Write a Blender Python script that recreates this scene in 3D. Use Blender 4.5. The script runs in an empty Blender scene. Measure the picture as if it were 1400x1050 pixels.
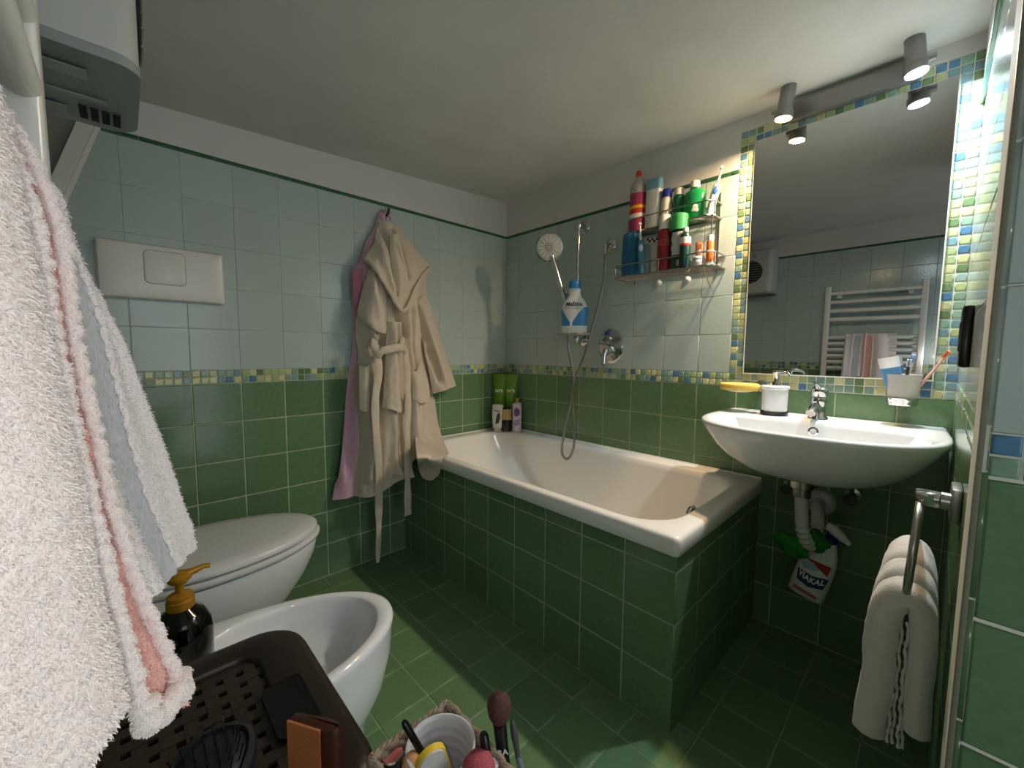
import bpy, bmesh, math, random
from mathutils import Vector, Matrix, noise

random.seed(7)
scene = bpy.context.scene
COL = scene.collection
PI = math.pi

# ------------------------------------------------------------------ camera
FOCAL = 554.30                                   # focal length in pixels of the 1400 x 1050 frame
YAW, PITCH, ROLL = 0.80736, -0.080598, 0.0079897
CAM = Vector((-1.7005, -1.8326, 1.0141))
_f = Vector((math.cos(PITCH)*math.cos(YAW), math.cos(PITCH)*math.sin(YAW), math.sin(PITCH)))
_r = Vector((math.sin(YAW), -math.cos(YAW), 0))
_u = _r.cross(_f)
RIGHT = _r*math.cos(ROLL)+_u*math.sin(ROLL)
UP = _u*math.cos(ROLL)-_r*math.sin(ROLL)
cam_data = bpy.data.cameras.new('camera')
cam_data.sensor_fit = 'HORIZONTAL'
cam_data.sensor_width = 36
cam_data.lens = FOCAL/1400*36
cam_data.clip_start = 0.01
cam = bpy.data.objects.new('camera', cam_data)
cam.matrix_world = Matrix(((RIGHT.x, UP.x, -_f.x, CAM.x), (RIGHT.y, UP.y, -_f.y, CAM.y), (RIGHT.z, UP.z, -_f.z, CAM.z), (0, 0, 0, 1)))
COL.objects.link(cam)
scene.camera = cam

# ------------------------------------------------------------------ world, exposure, lamps' light
world = bpy.data.worlds.new('world')
scene.world = world
world.use_nodes = True
world.node_tree.nodes['Background'].inputs[0].default_value = (0.56, 0.60, 0.64, 1)
world.node_tree.nodes['Background'].inputs[1].default_value = 2.5
scene.view_settings.view_transform = 'Standard'
scene.view_settings.look = 'None'
scene.view_settings.gamma = 1
scene.view_settings.use_curve_mapping = False
scene.view_settings.exposure = 0.32
scene.cycles.max_bounces = 10
scene.cycles.diffuse_bounces = 6
scene.cycles.glossy_bounces = 5
scene.cycles.caustics_reflective = True
scene.cycles.sample_clamp_indirect = 4
scene.cycles.use_denoising = True

WARM_AT, COOL_AT = Vector((-0.105, -1.436, 1.776)), Vector((-0.105, -1.745, 1.774))
WARM_AIM, COOL_AIM = Vector((-0.04, 0.10, -1)).normalized(), Vector((-0.06, -0.10, -1)).normalized()
WARM_POWER, COOL_POWER = 7.4, 8.9
WARM_COL, COOL_COL = (1.0, 0.69, 0.38), (0.82, 0.92, 1.0)
def bulb_light(at, aim, power, col):
    l = bpy.data.lights.new('bulb_light', 'AREA')
    l.shape = 'DISK'; l.size = 0.046; l.energy = power; l.color = col; l.spread = math.radians(165)
    o = bpy.data.objects.new('bulb_light', l)
    o.location = at+aim*0.003
    o.rotation_euler = aim.to_track_quat('-Z', 'Y').to_euler()
    COL.objects.link(o)
    return o
# the phone's own flash, a little below and left of its lens
flash = bpy.data.lights.new('phone_flash', 'POINT')
flash.energy = 0.65; flash.shadow_soft_size = 0.004; flash.color = (1.0, 0.96, 0.95)
flash_o = bpy.data.objects.new('phone_flash', flash)
flash_o.location = CAM-RIGHT*0.014-UP*0.030
COL.objects.link(flash_o)

# ------------------------------------------------------------------ helpers: measuring, materials, meshes
def at(px, py, **k):
    """Point of the room on the plane x=, y= or z= seen at a pixel of the 1400 x 1050 frame (photogrammetry)."""
    d = _f+RIGHT*((px-700)/FOCAL)-UP*((py-525)/FOCAL)
    ax, val = next(iter(k.items()))
    i = 'xyz'.index(ax)
    return CAM+d*((val-CAM[i])/d[i])

def lin(h):
    h = h.lstrip('#')
    return tuple(((c/12.92) if c <= 0.04045 else ((c+0.055)/1.055)**2.4) for c in (int(h[i:i+2], 16)/255 for i in (0, 2, 4)))

def mat(name, col, rough=0.5, metal=0.0, var=0.0, vscale=12.0, rand=0.0, bump=0.0, bscale=300.0, coat=0.0,
        sheen=0.0, trans=0.0, ior=1.45, spec=0.5, emit=0.0, sss=0.0, bump2=0.0, b2scale=20.0, bdist=0.002):
    m = bpy.data.materials.new(name)
    m.use_nodes = True
    nt = m.node_tree
    b = nt.nodes['Principled BSDF']
    c = lin(col) if isinstance(col, str) else col
    b.inputs['Base Color'].default_value = (*c, 1)
    b.inputs['Roughness'].default_value = rough
    b.inputs['Metallic'].default_value = metal
    b.inputs['IOR'].default_value = ior
    b.inputs['Specular IOR Level'].default_value = spec
    b.inputs['Coat Weight'].default_value = coat
    b.inputs['Coat Roughness'].default_value = 0.05
    b.inputs['Sheen Weight'].default_value = sheen
    b.inputs['Transmission Weight'].default_value = trans
    if sss:
        b.inputs['Subsurface Weight'].default_value = sss
        b.inputs['Subsurface Radius'].default_value = (0.02, 0.02, 0.02)
    if emit:
        b.inputs['Emission Color'].default_value = (*c, 1)
        b.inputs['Emission Strength'].default_value = emit
    tc = nt.nodes.new('ShaderNodeTexCoord')
    if var or rand:
        n = nt.nodes.new('ShaderNodeTexNoise'); n.inputs['Scale'].default_value = vscale; n.inputs['Detail'].default_value = 5
        nt.links.new(tc.outputs['Object'], n.inputs['Vector'])
        oi = nt.nodes.new('ShaderNodeObjectInfo')
        if rand:
            ad = nt.nodes.new('ShaderNodeVectorMath'); ad.operation = 'ADD'
            cb = nt.nodes.new('ShaderNodeCombineXYZ')
            mu = nt.nodes.new('ShaderNodeMath'); mu.operation = 'MULTIPLY'; mu.inputs[1].default_value = 57
            nt.links.new(oi.outputs['Random'], mu.inputs[0]); nt.links.new(mu.outputs[0], cb.inputs[2])
            nt.links.new(tc.outputs['Object'], ad.inputs[0]); nt.links.new(cb.outputs[0], ad.inputs[1])
            nt.links.new(ad.outputs[0], n.inputs['Vector'])
        m1 = nt.nodes.new('ShaderNodeMath'); m1.operation = 'MULTIPLY_ADD'; m1.inputs[1].default_value = 2*var; m1.inputs[2].default_value = 1-var
        nt.links.new(n.outputs['Fac'], m1.inputs[0])
        m2 = nt.nodes.new('ShaderNodeMath'); m2.operation = 'MULTIPLY_ADD'; m2.inputs[1].default_value = 2*rand; m2.inputs[2].default_value = 1-rand
        nt.links.new(oi.outputs['Random'], m2.inputs[0])
        m3 = nt.nodes.new('ShaderNodeMath'); m3.operation = 'MULTIPLY'
        nt.links.new(m1.outputs[0], m3.inputs[0]); nt.links.new(m2.outputs[0], m3.inputs[1])
        hs = nt.nodes.new('ShaderNodeHueSaturation'); hs.inputs['Color'].default_value = (*c, 1)
        nt.links.new(m3.outputs[0], hs.inputs['Value'])
        nt.links.new(hs.outputs['Color'], b.inputs['Base Color'])
    last = None
    for st, sc in ((bump2, b2scale), (bump, bscale)):
        if st:
            n = nt.nodes.new('ShaderNodeTexNoise'); n.inputs['Scale'].default_value = sc; n.inputs['Detail'].default_value = 2
            if rand:
                ge = nt.nodes.new('ShaderNodeNewGeometry'); nt.links.new(ge.outputs['Position'], n.inputs['Vector'])
            else:
                nt.links.new(tc.outputs['Object'], n.inputs['Vector'])
            bp = nt.nodes.new('ShaderNodeBump'); bp.inputs['Strength'].default_value = st; bp.inputs['Distance'].default_value = bdist
            nt.links.new(n.outputs['Fac'], bp.inputs['Height'])
            if last: nt.links.new(last.outputs[0], bp.inputs['Normal'])
            last = bp
    if last: nt.links.new(last.outputs[0], b.inputs['Normal'])
    return m

def tag(o, label=None, cat=None, group=None, kind=None):
    if label: o['label'] = label
    if cat: o['category'] = cat
    if group: o['group'] = group
    if kind: o['kind'] = kind
    return o

def wloc(o):
    p = Vector((0, 0, 0))
    while o is not None:
        p = p+o.location; o = o.parent
    return p

def thing(name, loc, label, cat, group=None):
    o = bpy.data.objects.new(name, None)
    o.empty_display_size = 0.05
    o.location = loc
    COL.objects.link(o)
    return tag(o, label, cat, group)

class G:
    """Collects shapes in room coordinates; build() links them as one mesh object."""
    def __init__(s): s.v = []; s.f = []; s.mi = []
    def add(s, V, F, mi=0):
        b = len(s.v)
        s.v += [Vector(p) for p in V]
        s.f += [tuple(i+b for i in f) for f in F]
        s.mi += [mi]*len(F)
        return s
    def box(s, lo, hi, bev=0.0, mi=0, M=None, seg=2):
        lo, hi = Vector(lo), Vector(hi)
        bm = bmesh.new()
        bmesh.ops.create_cube(bm, size=1)
        d = hi-lo
        for v in bm.verts: v.co = Vector((v.co.x*d.x, v.co.y*d.y, v.co.z*d.z))+(lo+hi)/2
        if bev: bmesh.ops.bevel(bm, geom=bm.edges[:], offset=bev, segments=seg, affect='EDGES', profile=0.6)
        bm.verts.index_update()
        V = [(M @ v.co if M else v.co.copy()) for v in bm.verts]
        F = [[v.index for v in f.verts] for f in bm.faces]
        bm.free()
        return s.add(V, F, mi)
    def loft(s, loops, cap0=True, cap1=True, mi=0, closed=True):
        n = len(loops[0]); V = [p for l in loops for p in l]; F = []
        for k in range(len(loops)-1):
            for i in range(n if closed else n-1):
                j = (i+1) % n
                F.append((k*n+i, k*n+j, (k+1)*n+j, (k+1)*n+i))
        if cap0: F.append(tuple(reversed(range(n))))
        if cap1: F.append(tuple(range((len(loops)-1)*n, len(loops)*n)))
        return s.add(V, F, mi)
    def tube(s, path, r, seg=8, mi=0, cap=True, flat=1.0):
        P = [Vector(p) for p in path]; n = len(P)
        R = r if isinstance(r, (list, tuple)) else [r]*n
        loops = []; up = None
        for i in range(n):
            t = (P[min(i+1, n-1)]-P[max(i-1, 0)]).normalized()
            if up is None: up = Vector((0, 0, 1)) if abs(t.z) < 0.9 else Vector((1, 0, 0))
            a = t.cross(up)
            if a.length < 1e-6: a = t.cross(Vector((0, 1, 0)))
            a.normalize(); b = a.cross(t).normalized(); up = b
            loops.append([P[i]+(a*math.cos(2*PI*k/seg)+b*math.sin(2*PI*k/seg)*flat)*R[i] for k in range(seg)])
        return s.loft(loops, cap, cap, mi)
    def lathe(s, prof, at=(0, 0, 0), axis=(0, 0, 1), seg=20, mi=0, sx=1.0, sy=1.0, spin=0.0, cap0=True, cap1=True):
        q = Vector((0, 0, 1)).rotation_difference(Vector(axis).normalized()).to_matrix()
        o = Vector(at); loops = []
        for r, z in prof:
            l = []
            for k in range(seg):
                a = 2*PI*k/seg
                x, y = r*math.cos(a)*sx, r*math.sin(a)*sy
                x, y = x*math.cos(spin)-y*math.sin(spin), x*math.sin(spin)+y*math.cos(spin)
                l.append(o+q @ Vector((x, y, z)))
            loops.append(l)
        return s.loft(loops, cap0, cap1, mi)
    def build(s, name, mats, parent=None, smooth=True, angle=40, label=None, cat=None, group=None, kind=None):
        me = bpy.data.meshes.new(name)
        off = wloc(parent) if parent else Vector((0, 0, 0))
        me.from_pydata([p-off for p in s.v], [], s.f)
        for m in (mats if isinstance(mats, (list, tuple)) else [mats]): me.materials.append(m)
        for p, mi in zip(me.polygons, s.mi): p.material_index = mi
        bm = bmesh.new(); bm.from_mesh(me)
        bmesh.ops.recalc_face_normals(bm, faces=bm.faces[:])
        bm.to_mesh(me); bm.free()
        if smooth:
            me.polygons.foreach_set('use_smooth', [True]*len(me.polygons))
            me.set_sharp_from_angle(angle=math.radians(angle))
        me.update()
        o = bpy.data.objects.new(name, me)
        COL.objects.link(o)
        if parent: o.parent = parent
        return tag(o, label, cat, group, kind)

def cat_rom(P, n):
    """n+1 points on a smooth curve through P."""
    P = [Vector(p) for p in P]; m = len(P)-1; out = []
    for k in range(n+1):
        t = k/n*m; i = min(int(t), m-1); t -= i
        p0, p1, p2, p3 = P[max(i-1, 0)], P[i], P[i+1], P[min(i+2, m)]
        out.append(0.5*((2*p1)+(p2-p0)*t+(2*p0-5*p1+4*p2-p3)*t*t+(3*p1-p0-3*p2+p3)*t**3))
    return out

def ridge_fn(ridges):
    """Height of folds: each ridge is (polyline of (a, b), height, width)."""
    segs = [([Vector((p[0], p[1])) for p in pl], h*1.45, w*0.92) for pl, h, w in ridges]
    def fn(a, b):
        q = Vector((a, b)); s = 0
        for pl, h, w in segs:
            best = 9
            for i in range(len(pl)-1):
                d = pl[i+1]-pl[i]
                t = max(0, min(1, (q-pl[i]).dot(d)/max(d.length_squared, 1e-9)))
                best = min(best, (q-pl[i]-d*t).length)
            if best < 3*w: s += h*math.exp(-(best/w)**2)
        return s
    return fn

def sheet(curves, nu=40, nv=50, thick=0.006, wall=False, out=(0, -1, 0), folds=None, plane='xz', rough=0.0, rscale=60, back=None, edge=0.0):
    """Cloth lofted smoothly through curves; raised by folds along 'out'; given thickness."""
    out = Vector(out).normalized()
    C = [cat_rom(c, nu) for c in curves]
    cols = [cat_rom([c[i] for c in C], nv) for i in range(nu+1)]
    ia, ib = 'xyz'.index(plane[0]), 'xyz'.index(plane[1])
    g = G(); V = []
    for j in range(nv+1):
        for i in range(nu+1):
            p = cols[i][j]
            h = folds(p[ia], p[ib]) if folds else 0
            if rough: q_ = Vector((p.x, p.y, p.z*0.4)); h += rough*(noise.noise(q_*rscale)+0.6*noise.noise(q_*rscale*2.3)+1.4*noise.noise(q_*rscale*0.45))
            V.append(p+out*h)
    if wall: V = [Vector((p.x, min(p.y, -0.006), p.z)) for p in V]
    N = len(V); W = nu+1
    Vb = []
    for j in range(nv+1):
        for i in range(nu+1):
            p = V[j*W+i]
            e = min(i, nu-i, j, nv-j)
            th = thick*(min(1, 0.35+e*0.4)) if edge == 0 else thick
            q = p-out*th
            if back is not None: q = back(q)
            if wall: q.y = min(q.y, -0.0025)
            Vb.append(q)
    F = []
    for j in range(nv):
        for i in range(nu):
            a = j*W+i
            F.append((a, a+1, a+W+1, a+W))
            F.append((N+a, N+a+W, N+a+W+1, N+a+1))
    for i in range(nu):
        F.append((i, N+i, N+i+1, i+1)); a = nv*W+i; F.append((a, a+1, N+a+1, N+a))
    for j in range(nv):
        a = j*W; F.append((a, a+W, N+a+W, N+a)); a = j*W+nu; F.append((a, N+a, N+a+W, a+W))
    g.add(V+Vb, F)
    return g

def text_mesh(name, s, size, m, parent, fn, bold=0.0, spacing=1.0):
    """Flat lettering laid on a surface: fn(u, v) gives the point for text coordinates in metres, centred."""
    cu = bpy.data.curves.new(name, 'FONT')
    cu.body = s; cu.size = size; cu.align_x = 'CENTER'; cu.align_y = 'CENTER'; cu.offset = bold; cu.resolution_u = 3; cu.space_character = spacing
    o = bpy.data.objects.new(name, cu); COL.objects.link(o)
    dg = bpy.context.evaluated_depsgraph_get()
    me = bpy.data.meshes.new_from_object(o.evaluated_get(dg))
    bpy.data.objects.remove(o)
    off = wloc(parent) if parent else Vector((0, 0, 0))
    for v in me.vertices: v.co = Vector(fn(v.co.x, v.co.y))-off
    me.materials.clear(); me.materials.append(m)
    r = bpy.data.objects.new(name, me); COL.objects.link(r); r.parent = parent
    return r

# ------------------------------------------------------------------ materials
PALE = mat('pale_glazed_tile', '#adbbb7', 0.10, var=0.05, vscale=9, rand=0.025, bump2=0.22, b2scale=120, bdist=0.002)
GREEN = mat('green_glazed_tile', '#5f7c59', 0.16, var=0.20, vscale=70, rand=0.10, bump2=0.08, b2scale=30, bdist=0.004)
FLOORT = mat('green_floor_tile', '#5f7d57', 0.34, var=0.20, vscale=60, rand=0.09, bump=0.08, bscale=180)
TRIMG = mat('dark_green_trim_tile', '#2c5a3c', 0.2, var=0.1, rand=0.06)
GROUT = mat('pale_grout', '#a9b29a', 0.8, var=0.12, vscale=30)
GROUTP = mat('pale_zone_grout', '#a6b3ae', 0.7, var=0.06, vscale=30)
GROUTW = mat('white_grout', '#d8d8cc', 0.8, var=0.06, vscale=30)
PLASTER = mat('white_plaster', '#cfccc8', 0.9, var=0.07, vscale=5, bump=0.25, bscale=120)
CEIL = mat('ceiling_paint', '#c6c4bf', 0.95, var=0.16, vscale=4.5, bump=0.2, bscale=90)
MOS = [mat('mosaic_'+n, c, 0.12, var=0.16, vscale=90, rand=0.12) for n, c in (
    ('yellow', '#c3c391'), ('lime', '#a7b583'), ('sage', '#839f8a'), ('blue', '#4f7797'), ('teal', '#76979b'), ('moss', '#667f56'), ('aqua', '#98b0a8'))]
CERAMIC = mat('white_ceramic', '#dfe1e4', 0.08, coat=0.3)
ACRYL = mat('white_tub_acrylic', '#e6e2dd', 0.16, coat=0.2)
SEATP = mat('white_seat_plastic', '#cfcfd0', 0.25)
CHROME = mat('chrome', '#c9c9cb', 0.10, 1.0)
DULLCH = mat('brushed_steel', '#a8a6a2', 0.3, 1.0)
SILVER = mat('grey_lamp_metal', '#8d8a88', 0.38, 0.85)
MIRROR = mat('mirror_glass', (0.50, 0.51, 0.51), 0.0, 1.0)
WHITEP = mat('white_plastic', '#dddbd6', 0.3)
GREYP = mat('grey_plastic', '#8d9290', 0.4)
BLACKP = mat('black_plastic', '#0c0c0d', 0.25)
DARKP = mat('dark_grille', '#15171a', 0.6)
RADW = mat('radiator_enamel', '#dedcd6', 0.22)

# ------------------------------------------------------------------ tiles
def tile_mesh(name, w, h, m, t=0.007, ch=0.0018):
    """Flat tile in xy with a softened rim, face at z=0, back at z=-t."""
    V = []
    if m.name.startswith('pale'): ch *= 0.5
    for (dx, dz) in ((ch*1.6, 0), (ch*0.5, -ch*0.45), (0, -ch*1.6), (0, -t)):
        V += [(dx, dx, dz), (w-dx, dx, dz), (w-dx, h-dx, dz), (dx, h-dx, dz)]
    F = [(0, 1, 2, 3)]
    for k in range(3):
        for i in range(4):
            j = (i+1) % 4
            F.append((k*4+i, k*4+4+i, k*4+4+j, k*4+j))
    me = bpy.data.meshes.new(name)
    me.from_pydata(V, [], F)
    me.materials.append(m)
    me.polygons.foreach_set('use_smooth', [False]+[True]*12)
    return me

TILE_CACHE = {}
def place_tile(parent, M, w, h, m, name='tile'):
    key = (round(w, 4), round(h, 4), m.name)
    if key not in TILE_CACHE: TILE_CACHE[key] = tile_mesh(name, w, h, m)
    o = bpy.data.objects.new(name, TILE_CACHE[key])
    COL.objects.link(o)
    o.parent = parent
    j = Matrix.Rotation(random.uniform(-1, 1)*0.0016, 4, 'X') @ Matrix.Rotation(random.uniform(-1, 1)*0.0016, 4, 'Y')
    o.matrix_local = Matrix.Translation(-wloc(parent)) @ M @ j
    return o

def frame(origin, u, v):
    u, v = Vector(u).normalized(), Vector(v).normalized(); n = u.cross(v)
    return Matrix(((u.x, v.x, n.x, origin[0]), (u.y, v.y, n.y, origin[1]), (u.z, v.z, n.z, origin[2]), (0, 0, 0, 1)))

GAP = 0.0028
def tile_grid(parent, F, us, vs, m, skip=None, gap=GAP):
    """Tiles between the joint positions us x vs of the plane frame F."""
    for a, b in zip(us, us[1:]):
        for c, d in zip(vs, vs[1:]):
            if b-a < 0.012 or d-c < 0.012: continue
            if skip and skip((a+b)/2, (c+d)/2): continue
            place_tile(parent, F @ Matrix.Translation((a+gap/2, c+gap/2, 0)), b-a-gap, d-c-gap, m)

def mosaic(parent, F, u0, u1, v0, v1, near, pitch=0.0252, gap=0.0026, stuff=True):
    """Little glass tiles; those for which near(u, v) holds are parts, the others are joined."""
    nu, nv = max(1, round((u1-u0)/pitch)), max(1, round((v1-v0)/pitch))
    pu, pv = (u1-u0)/nu, (v1-v0)/nv
    g = G()
    w, h = pu-gap, pv-gap
    for i in range(nu):
        for j in range(nv):
            k = random.choices(range(7), (20, 14, 18, 13, 14, 11, 10))[0]
            u, v = u0+i*pu+gap/2, v0+j*pv+gap/2
            if near(u, v):
                place_tile(parent, F @ Matrix.Translation((u, v, 0.0008)), w, h, MOS[k], 'mosaic_tile')
            elif stuff:
                c = 0.002
                V = [(u+c, v+c, 0.0008), (u+w-c, v+c, 0.0008), (u+w-c, v+h-c, 0.0008), (u+c, v+h-c, 0.0008), (u, v, -0.004), (u+w, v, -0.004), (u+w, v+h, -0.004), (u, v+h, -0.004)]
                g.add([F @ Vector(p) for p in V], [(0, 1, 2, 3), (0, 4, 5, 1), (1, 5, 6, 2), (2, 6, 7, 3), (3, 7, 4, 0)], k)
    if g.f: g.build('mosaic_tiles', MOS, parent, smooth=False, kind='stuff')

def quad_wall(name, pts_list, mats, label):
    """Wall built of thick slabs: list of (corner, edge u, edge v, material index); thickness goes behind."""
    g = G()
    for (o, u, v, mi) in pts_list:
        o, u, v = Vector(o), Vector(u), Vector(v); n = u.cross(v).normalized()*-0.12
        V = [o, o+u, o+u+v, o+v, o+n, o+u+n, o+u+v+n, o+v+n]
        g.add(V, [(0, 1, 2, 3), (4, 7, 6, 5), (0, 4, 5, 1), (1, 5, 6, 2), (2, 6, 7, 3), (3, 7, 4, 0)], mi)
    return g.build(name, mats, smooth=False, label=label, cat='wall', kind='structure')

ZG, ZM, ZT, ZTT = 0.886, 0.9365, 1.685, 1.699    # top of green tiles, top of mosaic, trim bottom and top
GROWS = [ZG-k*ZG/6 for k in range(6, -1, -1)]
PROWS = [ZM+k*(ZT-ZM)/5 for k in range(6)]
WX, WY = 1.83, 1.878
RX = 0.0018                                        # grout lies this far behind the tile faces

# ---- left wall (flush plate and robes hang on it): plane y=0
wl = quad_wall('wall_left', [((-2.0, RX, -0.1), (2.1, 0, 0), (0, 0, 0.1+ZM), 0), ((-2.0, RX, ZM), (2.1, 0, 0), (0, 0, 0.78), 2), ((-2.0, -0.002, ZTT), (2.1, 0, 0), (0, 0, 0.4), 1)], [GROUT, PLASTER, GROUTP],
               'left wall in pale and green tiles with the flush plate and hanging robes')
FL = frame((0, 0, 0), (1, 0, 0), (0, 0, 1))       # u = x, v = z, normal -y
ul = sorted([-WX]+[-(0.0304+0.15*k) for k in range(13) if 0.0304+0.15*k < WX]+[0])
tile_grid(wl, FL, ul, GROWS, GREEN, skip=lambda u, v: u > -0.65 and v < 0.40)
tile_grid(wl, FL, ul, PROWS, PALE, gap=0.0018)
tile_grid(wl, frame((0, -0.004, 0), (1, 0, 0), (0, 0, 1)), sorted([-WX]+[-0.03-0.2*k for k in range(10) if 0.03+0.2*k < WX]+[0]), [ZT, ZTT], TRIMG, gap=0.002)
mosaic(wl, FL, -WX, 0, ZG, ZM, lambda u, v: -1.55 < u < -0.95)

# ---- right wall (mirror, basin, shower): plane x=0
wr = quad_wall('wall_right', [((RX, 0.1, -0.1), (0, -2.2, 0), (0, 0, 0.1+ZM), 0), ((RX, 0.1, ZM), (0, -2.2, 0), (0, 0, 0.78), 2), ((-0.002, 0.1, ZTT), (0, -1.378, 0), (0, 0, 0.4), 1), ((-0.0019, -1.278, 1.83), (0, -0.8, 0), (0, 0, 0.3), 1)], [GROUT, PLASTER, GROUTP],
               'right wall in pale and green tiles with the mirror and shower fittings')
FR = frame((0, 0, 0), (0, -1, 0), (0, 0, 1))      # u = -y, v = z, normal -x
MU0, MU1, MV0, MV1 = 1.278, 1.878, ZG, 1.829      # mosaic frame round the mirror
ur = sorted([0]+[0.108+0.15*k for k in range(12) if 0.108+0.15*k < WY]+[WY])
tile_grid(wr, FR, ur, GROWS, GREEN, skip=lambda u, v: u < 1.30 and v < 0.40)
ur2 = [u for u in ur if u < MU0-0.02]+[MU0]
tile_grid(wr, FR, ur2, PROWS, PALE, gap=0.0018)
tile_grid(wr, frame((-0.004, 0, 0), (0, -1, 0), (0, 0, 1)), [0]+[0.05+0.2*k for k in range(7) if 0.05+0.2*k < MU0]+[MU0], [ZT, ZTT], TRIMG, gap=0.002)
mosaic(wr, FR, 0, MU0, ZG, ZM, lambda u, v: u > 0.75)
gw = G()                                          # white grout bed of the mirror frame
for (a, b, c, d) in ((MU0, MU1, ZG, ZM), (MU0, MU0+0.0505, ZM, 1.829), (MU1-0.0505, MU1, ZM, 1.829), (MU0+0.0505, MU1-0.0505, 1.7785, 1.829)):
    gw.box((0.0016, -b, c), (0.006, -a, d))
gw.build('mosaic_grout', GROUTW, wr, smooth=False)
mosaic(wr, FR, MU0, MU1, ZG, ZM, lambda u, v: True)
mosaic(wr, FR, MU0, MU0+0.0505, ZM, 1.829, lambda u, v: True)
mosaic(wr, FR, MU1-0.0505, MU1, ZM, 1.829, lambda u, v: True)
mosaic(wr, FR, MU0+0.0505, MU1-0.0505, 1.7785, 1.829, lambda u, v: v < 1.80, stuff=True)

# ---- short wall at the right of the basin (towel ring) and the jamb beyond its corner
JX, JY = -1.020, -1.872
wc = quad_wall('wall_alcove', [((0, -1.878-RX, -0.1), (JX+0.03, 0.006, 0), (0, 0, 2.2), 0)], [GROUT], 'short tiled wall right of the basin carrying the towel ring')
uc = Vector((JX, 0.006, 0)).normalized()
LC = -JX
def grid_c(us, vs, m):
    for a, b in zip(us, us[1:]):
        for c, d in zip(vs, vs[1:]):
            if b-a < 0.012: continue
            Mt = Matrix(((-1, 0, 0, 0), (0, 0, 1, 0), (0, 1, 0, 0), (0, 0, 0, 1)))
            p0 = Vector((-a-GAP/2, -1.878+0.006*a/LC, c+GAP/2))
            place_tile(wc, Matrix.Translation(p0) @ Mt, b-a-GAP, d-c-GAP, m)
uu = [0]+[0.12+0.15*k for k in range(6)]+[LC]
grid_c(uu, GROWS, GREEN)
grid_c(uu, PROWS, PALE)
Mc = Matrix(((-1, 0, 0, 0), (0, 0, 1, -1.878), (0, 1, 0, 0), (0, 0, 0, 1)))
mosaic(wc, Mc @ Matrix.Translation((0, 0, 0.003)), 0, LC, ZG, ZM, lambda u, v: False)
trc = G().box((JX, -1.882, ZT), (0, -1.868, ZTT), 0.002); trc.build('trim_tile', TRIMG, wc)
plc = G().box((JX+0.01, -1.9, ZTT), (0, -1.871, 2.05)); plc.build('plaster', PLASTER, wc, smooth=False)

wj = quad_wall('wall_jamb', [((JX+RX, JY, -0.1), (0, -1.1, 0), (0, 0, 2.2), 0)], [GROUTW], 'tiled end wall at the right edge of the picture')
FJ = frame((JX, 0, 0), (0, -1, 0), (0, 0, 1))
uj = [-JY+0.006]+[-JY+0.15*k for k in range(1, 8)]
tile_grid(wj, FJ, uj, [0, 0.11, 0.262, 0.413, 0.5645, 0.716, 0.880], GREEN, gap=0.0035)
tile_grid(wj, FJ, uj, [0.929, 1.088, 1.238, 1.388, 1.538, ZT], PALE, gap=0.0022)
for i in range(12):
    for j in range(2):
        k = (2, 3)[j] if i == 0 else random.randrange(7)
        place_tile(wj, FJ @ Matrix.Translation((uj[0]+0.0246*i+0.0012, 0.8805+0.0244*j+0.0012, 0.0008)), 0.0222, 0.022, MOS[k], 'mosaic_tile')
BROWN = mat('corner_profile', '#757362', 0.45, var=0.2, vscale=60)
G().box((JX-0.002, JY-0.003, 0), (JX+0.006, JY+0.002, 1.95), 0.001).build('trim_1', BROWN, None, label='thin corner strip on the edge of the tiled wall at right', cat='trim', kind='structure')

# ---- wall behind the radiator and the wall behind the camera
we = quad_wall('wall_near', [((-WX-RX, -3.0, -0.1), (0, 3.1, 0), (0, 0, 0.1+ZM), 0), ((-WX-RX, -3.0, ZM), (0, 3.1, 0), (0, 0, 0.78), 2), ((-WX+0.002, -3.0, ZTT), (0, 3.1, 0), (0, 0, 0.4), 1)], [GROUT, PLASTER, GROUTP],
               'tiled wall behind the towel radiator, seen in the mirror')
FE = frame((-WX, 0, 0), (0, 1, 0), (0, 0, 1))
ue = [-(0.15*k) for k in range(13, -1, -1)]
tile_grid(we, FE, ue, GROWS, GREEN)
tile_grid(we, FE, ue, PROWS, PALE, gap=0.0018)
tile_grid(we, FE, [-2.7, -2.55, -2.4, -2.25, -2.1, -1.95], GROWS+PROWS[1:], PALE)
tile_grid(we, frame((-WX+0.004, 0, 0), (0, 1, 0), (0, 0, 1)), [-0.2*k for k in range(11, -1, -1)], [ZT, ZTT], TRIMG, gap=0.002)
mosaic(we, FE, -1.95, 0, ZG, ZM, lambda u, v: False)
wb = quad_wall('wall_rear', [((JX+0.1, -2.55, -0.1), (-0.16, 0, 0), (0, 0, 2.2), 0), ((-1.80, -2.55, -0.1), (-0.2, 0, 0), (0, 0, 2.2), 0), ((-1.08, -2.55, 1.78), (-0.72, 0, 0), (0, 0, 0.3), 0)], [PLASTER], 'plain white wall behind the viewer, its unseen doorway opened to let fill light in')  # out of view; the opening is added so world light enters as fill

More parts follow.
